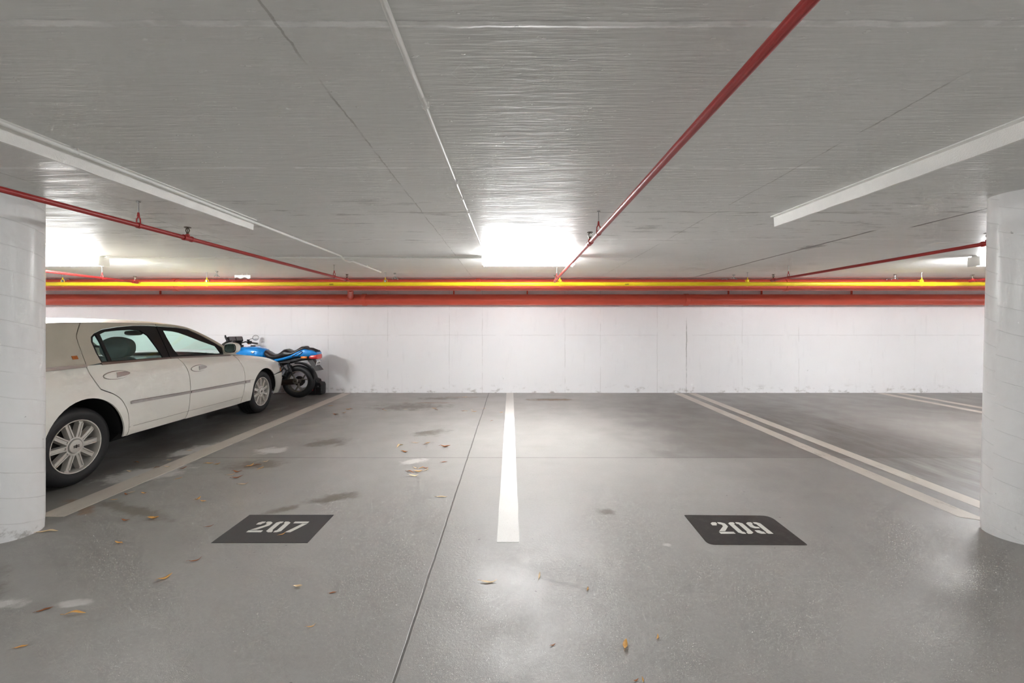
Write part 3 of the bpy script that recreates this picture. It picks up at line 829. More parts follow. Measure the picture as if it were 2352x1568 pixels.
ANG=math.atan2(.23,2.99)
CX=-3.84-.93*math.cos(ANG); CY=3.59-.93*math.sin(ANG)
car=empty('car',(CX,CY,0),ANG)
tag(car,'cream white four-door luxury sedan parked nose to the wall at the left','car')

SEAM_UP=[(.243,1.433),(.147,1.322),(.123,1.258),(.105,1.142),(.100,1.035)]
SEAM_LO=[(.095,1.032),(.096,.96),(.16,.835),(.195,.805),(.293,.754),(.366,.693),(.414,.616),(.442,.532),(.447,.401),(.445,.349),(.429,.312)]
B_LO=[(1.219,1.028),(1.261,.957),(1.308,.847),(1.320,.714),(1.316,.609),(1.298,.454),(1.28,.363),(1.262,.299)]
F_LO=[(2.30,.992),(2.345,.955),(2.39,.887),(2.453,.783),(2.475,.651),(2.466,.521),(2.435,.398),(2.418,.336),(2.415,.262)]
RAIL=spl([(-.80,1.045),(-.62,1.20),(-.45,1.325),(-.3,1.385),(-.08,1.428),(.24,1.440),(1.0,1.440),(1.42,1.420),(1.62,1.388),(1.80,1.320),(2.02,1.210),(2.2,1.100),(2.38,1.0)])
def wbot(u): return .315-.02*max(0,u-.3)-.01*max(0,u-1.3)
def arch(uc,rx,top,a0,a1,n=22,r_lo=None):
    out=[]
    for i in range(n+1):
        a=a0+(a1-a0)*i/n; out.append((uc+rx*math.cos(a), .345+(top-.345)*math.sin(a)))
    return out
def belt_line(a,b,n=12): return [(a+(b-a)*i/n, WSH(a+(b-a)*i/n)) for i in range(n+1)]
seam_lo=smooth_line(SEAM_LO); b_lo=smooth_line(B_LO); f_lo=smooth_line(F_LO); seam_up=smooth_line(SEAM_UP)
DLO_R=[(.257,1.052),(.245,1.15),(.252,1.251),(.275,1.296),(.328,1.332),(.434,1.37),(.621,1.395),(.817,1.409),(1.014,1.410),(1.118,1.405),(1.105,1.25),(1.100,1.043)]
DLO_F=[(1.135,1.405),(1.421,1.389),(1.605,1.361),(1.796,1.279),(2.006,1.166),(2.10,1.105),(2.07,1.001),(1.244,1.033),(1.108,1.036),(1.115,1.25)]
G_R=[(.385,1.325),(.462,1.35),(.599,1.362),(.77,1.368),(.88,1.358),(.945,1.30),(.985,1.16),(1.01,1.052),(.374,1.064),(.372,1.187)]
G_Q=[(.272,1.255),(.295,1.296),(.340,1.322),(.346,1.249),(.342,1.158),(.338,1.066),(.272,1.066),(.262,1.15)]
G_F=[(1.20,1.358),(1.349,1.345),(1.44,1.328),(1.56,1.288),(1.75,1.215),(1.99,1.135),(2.03,1.03),(1.25,1.052),(1.21,1.133),(1.197,1.272)]
def ell(cx,cy,rx,ry,n=28,a0=0,a1=2*PI): return [(cx+rx*math.cos(a0+(a1-a0)*i/n),cy+ry*math.sin(a0+(a1-a0)*i/n)) for i in range(n if abs(a1-a0)>6.2 else n+1)]
def door_handle(uc,wc,par,sg):
    o=panel('door_handle',ell(uc,wc,.140,.040,36),side,M['paint'],par,sg,off=.010,thick=.012,step=.02,gap=0,bs=.01)
    MB_=panel('handle_shadow_line',ell(uc,wc,.150,.046,36),side,M['brownline'],o,sg,off=.0012,thick=.003,step=.03,gap=0,bs=.012) if False else None
    return o
for sg in (1,-1):
    # rear quarter panel
    rear_end=-1.30
    q=list(seam_lo)                       # top -> down to arch area
    qq=[p for p in q if p[1]>.315]
    poly=qq+[(.425,.315)]+[(.392,.315)]+arch(.02,.372,.752,0.0,PI)+[(-.352,.30),(-.40,.27),(rear_end,.30)]+[(rear_end,WSH(rear_end))]+belt_line(rear_end,.095,20)
    panel('quarter_panel',poly,side,M['paint'],car,sg)
    # rear door
    poly=list(reversed(seam_lo))+belt_line(.10,1.215,14)+b_lo+[(u,wbot(u)) for u in (1.2,1.0,.8,.6,.45)]
    rd=panel('rear_door',poly,side,M['paint'],car,sg)
    # front door
    poly=list(reversed(b_lo))+belt_line(1.225,2.29,12)+f_lo+[(u,wbot(u)-.004) for u in (2.3,2.0,1.7,1.4,1.27)]
    fd=panel('front_door',poly,side,M['paint'],car,sg)
    # front fender
    poly=list(reversed(f_lo))+belt_line(2.31,3.62,16)+[(3.66,.60)]+[(3.50,.590),(3.45,.50),(3.44,.345)][1:1]+[(3.50,.588)]+arch(3.05,.392,.716,.70,PI)+[(2.665,.262)]
    panel('fender',poly,side,M['paint'],car,sg)
    # bumpers
    def bump_f(s,w,off=0.0): return side(s,w,off+.018*sstep(3.42,3.7,s)-.02*sstep(.5,.60,w)*0)
    ar=arch(3.05,.392,.716,0.0,.68,8)
    poly=[(3.447,.24)]+ar+[(3.62,.588),(4.3,.585),(S1-.001,.585),(S1-.001,.22),(4.2,.21),(3.7,.22)]
    bf=panel('front_bumper',poly,bump_f,M['paint'],car,sg)
    panel('bumper_trim',[(3.70,.560),(3.70,.578),(S1-.002,.578),(S1-.002,.555)],bump_f,M['chrome'],bf,sg,off=.008,thick=.01,step=.04,gap=0)
    panel('rear_bumper',[(-1.30,.25),(-1.30,.62),(S0+.001,.62),(S0+.001,.25)],lambda s,w,off=0: side(s,w,off+.03),M['paint'],car,sg)
    panel('taillight',[(-1.32,.66),(-1.32,.88),(-2.0,.90),(-2.0,.66)],side,M['redlens'],car,sg,off=.004)
    panel('rear_panel',[(-1.302,.625),(-1.302,.66),(-2.0,.66),(-2.0,.90),(-1.302,.89),(-1.302,WSH(-1.3)),(-2.1,WSH(-2.1)),(S0+.001,WSH(S0)),(S0+.001,.625)],side,M['paint'],car,sg)
    # headlamp
    hl=panel('headlight',[(3.66,.745),(3.665,.60),(4.35,.60),(4.35,.755),(3.72,.775)],side,M['lamp'],car,sg,off=.004)
    panel('turn_signal',[(3.70,.605),(3.695,.655),(3.82,.665),(3.86,.605)],side,M['amber'],hl,sg,off=.008,thick=.006,gap=0,step=.03)
    panel('front_panel',[(3.625,WSH(3.625)),(3.655,.74),(3.72,.78),(4.35,.765),(S1-.001,.76),(S1-.001,WSH(S1)),(4.2,WSH(4.2)),(3.9,WSH(3.9))],side,M['paint'],car,sg)
    panel('grille',[(4.37,.595),(4.37,.76),(S1-.001,.755),(S1-.001,.595)],side,M['chrome'],car,sg,off=.02)
    # mouldings
    def mold(par,a,b,wa1,wb1,wa0,wb0,mat='mold'):
        panel('side_moulding',[(a,wa1),(b,wb1),(b,wb0),(a,wa0)],side,M[mat],par,sg,off=.010,thick=.012,step=.03,gap=0)
        return panel('moulding_edge',[(a,wa1+.004),(b,wb1+.004),(b,wb1-.001),(a,wa1-.001)],side,M['brownline'],par,sg,off=.0115,thick=.006,step=.04,gap=0)
    mold(rd,.475,1.312,.652,.620,.626,.594); mold(fd,1.326,2.466,.620,.587,.594,.553)
    fe=[o for o in SC.objects if o.parent==car and o.name.startswith('fender')][-1]
    mold(fe,2.478,2.60,.586,.582,.552,.549)
    panel('moulding_edge',[(2.60,.586),(2.70,.582),(2.70,.579),(2.60,.583)],side,M['brownline'],fe,sg,off=.001,thick=.003,step=.04,gap=0)
    panel('sill_crease',[(.45,.399),(1.28,.386),(1.28,.383),(.45,.396)],side,M['brownline'],rd,sg,off=.0006,thick=.003,step=.06,gap=0)
    panel('sill_crease',[(1.285,.386),(2.42,.358),(2.42,.355),(1.285,.383)],side,M['brownline'],fd,sg,off=.0006,thick=.003,step=.06,gap=0)
    # handles
    for par,uc,wc in ((rd,.354,.930),(fd,1.500,.880)):
        panel('handle_recess',ell(uc,wc,.146,.041,36),side,M['brownline'],par,sg,off=.001,thick=.003,step=.02,gap=0,bs=.01)
        panel('door_handle',ell(uc,wc,.141,.036,36),side,M['paint'],par,sg,off=.009,thick=.010,step=.02,gap=0,bs=.01)
        hp=[(uc-.015,wc-.024),(uc-.008,wc+.026)]+ell(uc+.05,wc+.006,.085,.022,12,1.2,-.9)
        panel('handle_lever',hp,side,M['lever'],par,sg,off=.013,thick=.010,step=.02,gap=0,bs=.008)['label']='chrome handle lever'
    # greenhouse side
    def rail(a,b,n=14): return [(a+(b-a)*i/n, RAIL(a+(b-a)*i/n)) for i in range(n+1)]
    poly=[(.100,1.035)]+[(u,1.047) for u in (-.2,-.5)]+rail(-.795,.24,18)+seam_up
    cp=panel('roof_pillar',poly,green,M['vinyl'],car,sg,off=.012)
    panel('badge',[(.000,1.135),(.000,1.105),(.048,1.105),(.048,1.135)],green,M['gold'],cp,sg,off=.017,thick=.005,gap=0)['label']='small orange square badge'
    panel('belt_trim',[(-.79,1.052),(.095,1.052),(.095,1.026),(-.79,1.024)],green,M['mold'],cp,sg,off=.022,thick=.02,gap=0)
    dlr=list(DLO_R)
    poly=list(reversed(seam_up))+rail(.25,1.125)+[(1.122,1.405)]+list(reversed(DLO_R[:-2]))+[(.16,1.040)]
    panel('upper_door_frame',poly,green,M['vinyl'],rd,sg,off=.010)
    poly=[(1.130,1.405),(1.130,RAIL(1.13))]+rail(1.14,2.375)+[(2.33,.995)]+[(2.075,1.0)]+list(reversed(DLO_F[1:6]))
    panel('upper_door_frame',poly,green,M['vinyl'],fd,sg,off=.010)
    panel('window_frame',DLO_R,green,M['trimblk'],rd,sg,holes=(G_R,G_Q),off=.004,gap=0.001)
    panel('window_frame',DLO_F,green,M['trimblk'],fd,sg,holes=(G_F,),off=.004,gap=0.001)
    panel('window_pane',shrink(dense(G_R,.03),-.008),green,M['glass'],rd,sg,off=-.004,thick=0,gap=0)
    panel('quarter_pane',shrink(dense(G_Q,.03),-.008),green,M['glass'],rd,sg,off=-.004,thick=0,gap=0)
    panel('window_pane',shrink(dense(G_F,.03),-.008),green,M['glass'],fd,sg,off=-.004,thick=0,gap=0)
    panel('belt_trim',[(.25,1.056),(1.10,1.044),(1.10,1.026),(.25,1.034)],green,M['brownline'],rd,sg,off=.016,thick=.018,gap=0,step=.04)
    panel('belt_trim',[(1.105,1.044),(2.22,1.000),(2.22,.978),(1.105,1.026)],green,M['brownline'],fd,sg,off=.016,thick=.018,gap=0,step=.04)
    # door mirror
    b=MB()
    b.loft([(-.045,0,.060,-.055,.050,3),(-.04,0,.088,-.070,.066,3),(-.01,0,.096,-.078,.072,3),(.04,0,.090,-.070,.066,2.6),(.085,0,.060,-.046,.044,2.3),(.10,0,.02,-.015,.014,2)],n=28,axis='y')
    b.tube([(-.06*sg,.03,-.03),(-.15*sg,.06,-.06)],[.035,.03],14)
    mr=b.done('door_mirror',M['paint'],car); mr.location=(1.03*sg,2.08,1.105); mr.rotation_euler=(0,0,-.12*sg)
    mg=MB().loft([(-.050,0,.072,-.058,.054,3),(-.046,0,.076,-.062,.058,3)],n=28,axis='y').done('mirror_glass',M['mirrorglass'],mr)
    MB().loft([(-.0475,0,.080,-.066,.062,3),(-.040,0,.082,-.068,.064,3)],n=28,axis='y').done('mirror_rim',M['trimblk'],mr)
# top surfaces
def catm(pts,n): return smooth_line3(pts,n)
def smooth_line3(pts,k):
    n=len(pts); fs=[spl([(i,p[j]) for i,p in enumerate(pts)]) for j in range(len(pts[0]))]
    return [tuple(f(i/k) for f in fs) for i in range((n-1)*k+1)]
# rail u and centre (u,w) at matching stations
ST=[(-.80,-.95,1.065),(-.62,-.74,1.225),(-.45,-.55,1.36),(-.30,-.36,1.435),(-.08,-.08,1.472),(.24,.24,1.486),(.6,.6,1.492),(1.0,1.0,1.492),(1.42,1.45,1.480),(1.62,1.70,1.452),(1.80,1.93,1.372),(2.02,2.18,1.262),(2.2,2.42,1.150),(2.38,2.64,1.035)]
dn=smooth_line3(ST,5)
def top_pt(st,q,off=0.0):
    ur,uc,wc=st; wr=RAIL(ur); vr=GV(ur,wr)+.012
    qq=abs(q)
    return Vector((vr*q, uc+(ur-uc)*qq**2, wc+(wr-wc)*(qq**2.2 if qq<1 else 1)+off))
def top_mesh(name,i0,i1,mat,q0=-1,q1=1,off=0.0,m=24,thick=.012,par=car):
    rows=dn[i0:i1+1]; V=[];F=[]
    for st in rows:
        for j in range(m+1): V.append(top_pt(st,q0+(q1-q0)*j/m,off))
    for i in range(len(rows)-1):
        for j in range(m): a=i*(m+1)+j; F.append((a,a+m+1,a+m+2,a+1))
    mb=MB().add(V,F)
    if thick:
        mb.add([v-Vector((0,0,thick)) for v in V],[tuple(reversed(f)) for f in F])
    o=mb.done(name,mat,par,recalc=False)
    return o
rf=top_mesh('roof',14,46,M['vinyl'],par=car)
top_mesh('rear_window',1,14,M['glass'],-.86,.86,thick=0)
top_mesh('windshield',46,64,M['glass'],-.93,.93,thick=0)
for sg in (1,-1):
    a,b=(.93,1.0) if sg>0 else (-1.0,-.93)
    top_mesh('windshield_pillar',46,65,M['paint'],a,b,m=3)
    a,b=(.86,1.0) if sg>0 else (-1.0,-.86)
    top_mesh('rear_window_pillar',0,14,M['vinyl'],a,b,m=3)
def deck(name,s_a,s_b,crown,n=30,m=20):
    V=[];F=[]
    for i in range(n+1):
        s=s_a+(s_b-s_a)*i/n; p=side(s,WSH(s))
        for j in range(m+1):
            q=-1+2*j/m; V.append(Vector((p.x*q,p.y,p.z+crown*(1-q*q)*min(1,p.x/.6)*(.4+.6*min(1,abs(s-s_b)/.5)))))
    for i in range(n):
        for j in range(m): a=i*(m+1)+j; F.append((a,a+m+1,a+m+2,a+1))
    mb=MB().add(V,F)
    o=mb.done(name,M['paint'],car,recalc=True)
    me=o.data
    if sum(p.normal.z for p in me.polygons)<0: me.flip_normals()
    return o
deck('hood',2.30,S1-.002,.055,44)
deck('trunk_lid',-.78,S0+.002,.03,36)
# underbody, cabin floor and wheel wells
b=MB()
def core_half(u):
    for uc in (.02,3.05):
        if abs(u-uc)<.42: return .62
    return .90
us=[-1.40,-1.2,-.42,-.40,.42,.44,1.5,2.62,2.64,3.46,3.48,3.8,3.95]
rings=[]
for u in us:
    hw=core_half(u+(.0001 if u>0 else -.0001)) if abs(u) not in () else .9
    hw=min(hw,{-1.40:.74,-1.2:.86,3.8:.80,3.95:.55}.get(u,hw))
    top=min(.93,WSH(u)-.05); bt=.25 if -1.3<u<3.7 else .32
    rings.append([Vector((-hw*.9,u,bt)),Vector((hw*.9,u,bt)),Vector((hw,u,bt+.08)),Vector((hw*.99,u,top)),Vector((-hw*.99,u,top)),Vector((-hw,u,bt+.08))])
b.rings(rings)
ub=b.done('underbody',M['dark'],car,smooth=False)
for uc,rx,tp in ((.02,.385,.765),(3.05,.405,.73)):
    for sg in (1,-1):
        V=[];F=[];n=24
        for i in range(n+1):
            a=0.03+(PI-.06)*i/n; y=uc+rx*math.cos(a); z=.345+(tp-.345)*math.sin(a)
            V+=[(sg*.60,y,z),(sg*.955,y,z)]
        for i in range(n): F.append((2*i,2*i+1,2*i+3,2*i+2))
        MB().add(V,F).done('wheel_well',M['dark'],car,recalc=False)
# seats, dashboard, steering wheel, inside mirror
def seat(x,y,w=.50,head=True):
    b=MB()
    b.loft([(y-.20,x,w*.40,.86,.90),(y-.17,x,w*.48,.80,1.02),(y-.10,x,w*.5,.78,1.07),(y-.04,x,w*.44,.80,1.04),(y-.02,x,w*.36,.84,.98)],n=28,axis='y',e=3)
    st=b.done('front_seat',M['seat'],car)
    h=MB().loft([(y-.155,x,.10,1.10,1.22),(y-.14,x,.148,1.05,1.272),(y-.09,x,.160,1.035,1.288),(y-.03,x,.148,1.05,1.272),(y-.01,x,.10,1.09,1.23)],n=32,axis='y',e=2.5)
    h.done('headrest',M['seat'],st)
    MB().tube([(x-.06,y-.08,.98),(x-.06,y-.08,1.06)],.006,8).tube([(x+.06,y-.08,.98),(x+.06,y-.08,1.06)],.006,8).done('headrest_post',M['chrome'],st)
seat(.42,1.10); seat(-.42,1.10)
MB().loft([(-.45,0,.66,.80,1.03),(-.38,0,.70,.80,1.10),(-.28,0,.70,.80,1.08),(-.22,0,.66,.80,.98)],n=28,axis='y',e=4).done('rear_seat',M['seat'],car)
MB().loft([(1.86,0,.66,.84,.95),(1.90,0,.72,.82,.985),(2.05,0,.76,.82,1.0),(2.25,0,.78,.82,.99),(2.45,0,.78,.84,.955)],n=28,axis='y',e=5).done('dashboard',M['trimint'],car)
b=MB(); n=40
ring=[Vector((-.40+.185*math.cos(2*PI*i/n),1.74-.03*math.sin(2*PI*i/n)*2,.98+.17*math.sin(2*PI*i/n))) for i in range(n+1)]
b.tube(ring,.014,10,cap=False); b.tube([(-.40,1.75,.98),(-.40,1.9,.93)],.04,12); b.tube([(-.58,1.74,.98),(-.22,1.74,.98)],.012,8)
b.done('steering_wheel',M['trimint'],car)
MB().loft([(1.735,0,.10,1.295,1.345),(1.75,0,.115,1.287,1.352),(1.775,0,.10,1.295,1.345)],n=20,axis='y',e=3).tube([(0,1.77,1.33),(0,1.83,1.40)],.008,8).done('rear_view_mirror',M['trimint'],car)
# wheels
def wheel(sgx, phase=0.0):
    T=.225
    prof=[(-.006,.228),(.004,.236),(.010,.262),(.012,.290),(.002,.318),(-.014,.332),(-.022,.3365)]
    for k in range(4):
        c_=-.042-.047*k; prof+=[(c_+.012,.339),(c_+.004,.339),(c_+.003,.331),(c_-.004,.331),(c_-.005,.339)]
    prof+=[(-.203,.3365),(-.211,.332),(-.227,.318),(-.237,.290),(-.235,.262),(-.229,.236),(-.219,.228)]
    root=MB().lathe(prof,n=96,closed=False).done('wheel',M['tyre'],None)
    rm=MB().lathe([(-.004,.2335),(.004,.232),(.003,.224),(-.010,.219),(-.05,.213),(-.16,.206),(-.215,.215),(-.219,.229)],n=80)
    # hub disc
    rm.lathe([(-.022,.001),(-.022,.070),(-.030,.085),(-.050,.088),(-.050,.001)],n=48)
    for k in range(10):
        a=phase+2*PI*k/10; R=Matrix.Rotation(a,4,'X')
        def bar(x0,x1,h0,h1,y0,y1,z0,z1):
            vs=[(x0,-h0,z0),(x1,-h0*.8,z0),(x1,h0*.8,z0),(x0,h0,z0),(x0-y1,-h1,z1),(x1-y1,-h1*.8,z1),(x1-y1,h1*.8,z1),(x0-y1,h1,z1)]
            rm.add([R@Vector(v) for v in vs],[(0,3,2,1),(4,5,6,7),(0,1,5,4),(1,2,6,5),(2,3,7,6),(3,0,4,7)])
        bar(-.050,-.018,.0265,.025,0,.004,.060,.218)
        for s_ in (-1,1):
            vs=[(-.02,s_*.015-.007,.066),(-.010,s_*.015-.005,.066),(-.010,s_*.015+.005,.066),(-.02,s_*.015+.007,.066),(-.026,s_*.015-.007,.212),(-.014,s_*.015-.005,.202),(-.014,s_*.015+.005,.202),(-.026,s_*.015+.007,.212)]
            rm.add([R@Vector(v) for v in vs],[(0,3,2,1),(4,5,6,7),(0,1,5,4),(1,2,6,5),(2,3,7,6),(3,0,4,7)])
    rmo=rm.done('rim',M['rim'],root)
    MB().lathe([(-.024,.0005),(-.010,.0005),(-.002,.001),(-.001,.030),(-.004,.056),(-.010,.060)],n=48).lathe([(-.022,.084),(-.010,.081),(-.009,.068),(-.014,.061)],n=48).done('hub_cap',M['rim'],root)
    e=MB()
    for s_ in (-1,1): e.box((-.0035,-.026,s_*.006-.004),(.0008,.026,s_*.006+.004),bev=.0005)
    e.box((-.0035,-.0015,-.016),(.002,.0015,.016)); e.done('hub_emblem',M['ink'],root)['label']='small dark rectangular emblem on the hub'
    MB().lathe([(-.075,.001),(-.075,.165),(-.11,.170),(-.11,.001)],n=40).lathe([(-.115,.001),(-.115,.210),(-.16,.208),(-.16,.001)],n=40).done('brake_disc',M['rimdark'],root)
    return root
w0=wheel(1,.32); w0.parent=car; w0.location=(.922,.0,.340); w0.rotation_euler=(0,0,0)
def wheel_at(x,y,rot,steer=0):
    c=tree_copy(w0); c.parent=car; c.location=(x,y,.340)
    c.rotation_euler=(rot,0,(PI if x<0 else 0)+steer); return c
wheel_at(.922,3.06,.28,-.0); wheel_at(-.922,.0,.1); wheel_at(-.922,3.06,.2)

# ================================================================ THE MOTORCYCLE (local x = forward, y = its left side, z up)
M['blue']=NT('metallic_blue_paint').set(color=S(10,142,228),rough=.24,metal=.1,coat=.8).m
M['seatblk']=simple('black_seat_vinyl',(.016,.015,.016),.35,var=.15)
M['alu']=simple('greyish_alloy',S(130,124,116),.4,metal=.7)
M['brown']=simple('brown_black_swingarm',S(52,42,36),.45,metal=.3)
M['mud']=simple('dark_grey_plastic',S(82,80,80),.5)
M['platew']=simple('white_plate',S(232,232,230),.4)
mc=empty('motorcycle',(-4.19,8.0,0),PI)
tag(mc,'blue and black motorcycle parked along the wall behind the car','motorcycle')
def torus(c,R,r,ry,n=64,m=16,axis='y'):
    b=MB(); rings=[]
    for i in range(n):
        a=2*PI*i/n; ring=[]
        for j in range(m):
            t=2*PI*j/m; rr=R+r*math.cos(t)
            ring.append(Vector((c[0]+rr*math.cos(a),c[1]+ry*math.sin(t),c[2]+rr*math.sin(a))))
        rings.append(ring)
    return b.rings(rings,closed=True)
def mwheel(x,R,r,ry,name):
    z=R+r
    w=torus((0,0,0),R,r,ry).done(name,M['tyre'],mc); w.location=(x,0,z)
    k=MB(); ri=R-r*.75
    k.lathe([(-ry*.7,ri+.012),(-ry*.72,ri-.006),(-ry*.3,ri-.016),(0,ri-.022),(ry*.3,ri-.016),(ry*.72,ri-.006),(ry*.7,ri+.012)],axis='y',n=60)
    k.lathe([(-.05,.001),(-.05,.045),(.05,.045),(.05,.001)],axis='y',n=30)
    for q in range(3):
        for s_ in (-1,1):
            a=q*2*PI/3+.55; a2=a+s_*.30
            p0=Vector((math.cos(a+s_*.10)*.03,0,math.sin(a+s_*.10)*.03)); pm=Vector((math.cos(a+s_*.06)*.09,0,math.sin(a+s_*.06)*.09)); p1=Vector((math.cos(a2)*(ri-.012),0,math.sin(a2)*(ri-.012)))
            for yy in (-.012,.012): k.tube([p0+Vector((0,yy,0)),pm+Vector((0,yy,0)),p1+Vector((0,yy,0))],[.014,.012,.010],8)
    k.done('alloy_rim',M['alu'],w)
    return w
rw=mwheel(0,.255,.066,.064,'rear_wheel')
MB().lathe([(-.035,.001),(-.035,.10),(-.028,.10),(-.028,.001)],axis='y',n=36).done('brake_disc',M['rimdark'],rw)
fw=mwheel(1.52,.258,.055,.052,'front_wheel')
MB().lathe([(-.07,.05),(-.07,.14),(-.064,.14),(-.064,.05)],axis='y',n=40).lathe([(.064,.05),(.064,.14),(.07,.14),(.07,.05)],axis='y',n=40).done('brake_disc',M['chrome'],fw)
# swingarm / shaft housing on the visible side with its hub
b=MB().loft([(-.05,.085,.026,.295,.355,3),(.02,.09,.036,.275,.375,3),(.20,.095,.036,.262,.372,3),(.42,.095,.036,.240,.360,3),(.52,.095,.03,.250,.345,3)],n=24)
sa=b.done('swingarm',M['brown'],mc)
MB().lathe([(.10,.001),(.10,.055),(.128,.052),(.134,.045),(.134,.022),(.126,.020),(.126,.001)],c=(0,0,.335),axis='y',n=36).done('hub_cover',M['alu'],sa)
MB().lathe([(.125,.001),(.125,.016),(.140,.014),(.140,.001)],c=(0,0,.335),axis='y',n=20).done('hub_nut',M['brass'],sa)
# muffler low on this side is hidden by the car; frame, engine, shock
b=MB()
for s_ in (-1,1):
    b.tube([(.45,s_*.12,.42),(.42,s_*.12,.60),(.22,s_*.11,.705),(-.05,s_*.10,.745),(-.24,s_*.09,.76)],.016,10)
    b.tube([(.42,s_*.12,.56),(.75,s_*.14,.74),(1.12,s_*.07,.95)],.020,10)
    b.tube([(.48,s_*.12,.40),(.95,s_*.14,.36),(1.15,s_*.06,.86)],.018,10)
    b.tube([(.30,s_*.13,.69),(.17,s_*.14,.56),(.16,s_*.15,.47),(.22,s_*.14,.44)],.014,10)
b.loft([(-.30,0,.115,.755,.83,3),(-.1,0,.125,.735,.82,3),(.2,0,.10,.66,.75,3),(.42,0,.10,.60,.72,3)],n=20)
b.done('frame',M['black'],mc)
b=MB().box((.50,-.19,.22),(1.02,.17,.56),bev=.03).box((.55,-.10,.54),(.98,.12,.66),bev=.02)
for k in range(7): b.box((.56+.06*k,.165,.26),(.585+.06*k,.185,.50),bev=.004)
b.done('engine',M['black'],mc)
MB().tube([(.08,.13,.52),(.13,.13,.66)],[.032,.030],16).tube([(.05,.13,.44),(.15,.13,.70)],.012,8).done('shock_absorber',M['black'],mc)
MB().tube([(.33,.16,.71),(.30,.20,.705),(.06,.20,.71)],.014,10).done('grab_rail',M['black'],mc)
MB().tube([(.34,.17,.44),(.24,.175,.54),(.20,.18,.60)],.013,10).box((.15,.16,.435),(.27,.20,.46),bev=.006).done('footrest',M['black'],mc)
MB().tube([(.62,.16,.30),(.56,.24,.07),(.52,.27,.014)],.012,8).box((.46,.25,.003),(.60,.29,.016),bev=.004).done('side_stand',M['black'],mc)
MB().loft([(-.04,-.13,.05,.26,.36,2),(.0,-.13,.062,.24,.38,2),(.3,-.13,.062,.24,.37,2),(.55,-.11,.04,.25,.33,2)],n=20).done('muffler',M['chrome'],mc)
# mudguard with flap and plate
n=20; rings=[]
for i in range(n+1):
    a=math.radians(82+92*i/n); R=.350
    x=R*math.cos(a)*1.0; z=.335+R*math.sin(a)
    rings.append([Vector((x,-.075,z-.01)),Vector((x,-.05,z+.012)),Vector((x,.05,z+.012)),Vector((x,.075,z-.01)),Vector((x,.05,z+.005)),Vector((x,-.05,z+.005))])
fb=MB().rings(rings).done('rear_mudguard',M['black'],mc)
b=MB().add([(-.20,-.06,.745),(-.20,.06,.745),(-.37,-.075,.53),(-.37,.075,.53),(-.30,-.06,.76),(-.30,.06,.76),(-.46,-.075,.545),(-.46,.075,.545)],[(0,1,3,2),(4,6,7,5),(0,4,5,1),(2,3,7,6),(0,2,6,4),(1,5,7,3)])
mf=b.done('mud_flap',M['mud'],mc,smooth=False)
pm=Matrix.Translation((-.392,0,.690))@Matrix.Rotation(math.radians(-14),4,'Y')
np_=MB().box((-.004,-.085,-.055),(.003,.085,.055),bev=.002,mat=pm).done('licence_plate',M['platew'],mc)
b=MB()
for i,yy in enumerate((-.045,-.015,.018,.048)): b.box((-.0055,yy-.010,-.022+.004*(i%2)),(-.0035,yy+.006,.014),mat=pm)
b.done('plate_lettering',M['mud'],np_)
MB().box((-.010,-.070,.040),(-.003,-.055,.052),mat=pm,bev=.002).box((-.010,.055,.040),(-.003,.070,.052),mat=pm,bev=.002).done('plate_bolt',simple('blue_bolt',(.02,.03,.4),.4),np_)
# tail, lamps, side panel
b=MB().loft([(-.415,0,.085,.845,.885,4),(-.40,0,.115,.835,.905,4),(-.30,0,.13,.81,.945,4),(-.16,0,.14,.80,.975,4),(-.02,0,.145,.80,.93,3.5),(.10,0,.14,.775,.86,3),(.25,0,.135,.735,.81,3),(.45,0,.13,.695,.765,3),(.60,0,.12,.69,.75,3)],n=32)
tl=b.done('tail_panel',M['blue'],mc)
b=MB()
for pts in ([(-.13,.925),(.03,.835),(.06,.815),(-.06,.825),(-.15,.90)],):
    b.tube([(p[0],.1455-.0,p[1]) for p in pts]+[(pts[0][0],.1455,pts[0][1])],.006,6)
b.done('tail_recess',M['black'],tl)
MB().loft([(-.418,0,.10,.768,.858,4),(-.408,0,.119,.762,.862,4),(-.31,0,.133,.765,.856,4),(-.27,0,.128,.775,.83,4)],n=24).done('tail_light',M['redlens'],tl)
MB().box((-.235,.125,.785),(-.125,.162,.825),bev=.006).done('turn_signal',M['amber'],tl)
MB().box((-.235,-.162,.785),(-.125,-.125,.825),bev=.006).done('turn_signal',M['amber'],tl)
b=MB()
for yy in (-.08,-.03,.03,.08): b.tube([(-.12,yy,.985),(-.25,yy,.972),(-.37,yy,.925),(-.395,yy,.905)],.007,8)
b.tube([(-.37,-.095,.925),(-.385,-.05,.925),(-.385,.05,.925),(-.37,.095,.925)],.010,8); b.tube([(-.22,-.09,.972),(-.22,.09,.972)],.008,8)
b.loft([(-.37,0,.085,.895,.915,4),(-.24,0,.10,.93,.965,4),(-.12,0,.11,.95,.99,4)],n=20)
b.done('luggage_rack',M['black'],mc)
b=MB().loft([(-.19,0,.07,.93,.965,2.4),(-.16,0,.115,.93,1.02,2.4),(-.09,0,.13,.89,1.015,2.4),(.0,0,.14,.85,.955,2.6),(.08,0,.145,.82,.920,2.6),(.14,0,.148,.80,.935,2.6),(.20,0,.150,.78,.965,2.6),(.25,0,.148,.765,.958,2.6),(.32,0,.142,.755,.90,2.6),(.40,0,.132,.745,.862,2.6),(.50,0,.122,.75,.868,2.6),(.57,0,.115,.775,.915,2.6),(.62,0,.105,.81,.940,2.4),(.66,0,.08,.85,.925,2.2)],n=32)
b.done('seat',M['seatblk'],mc)
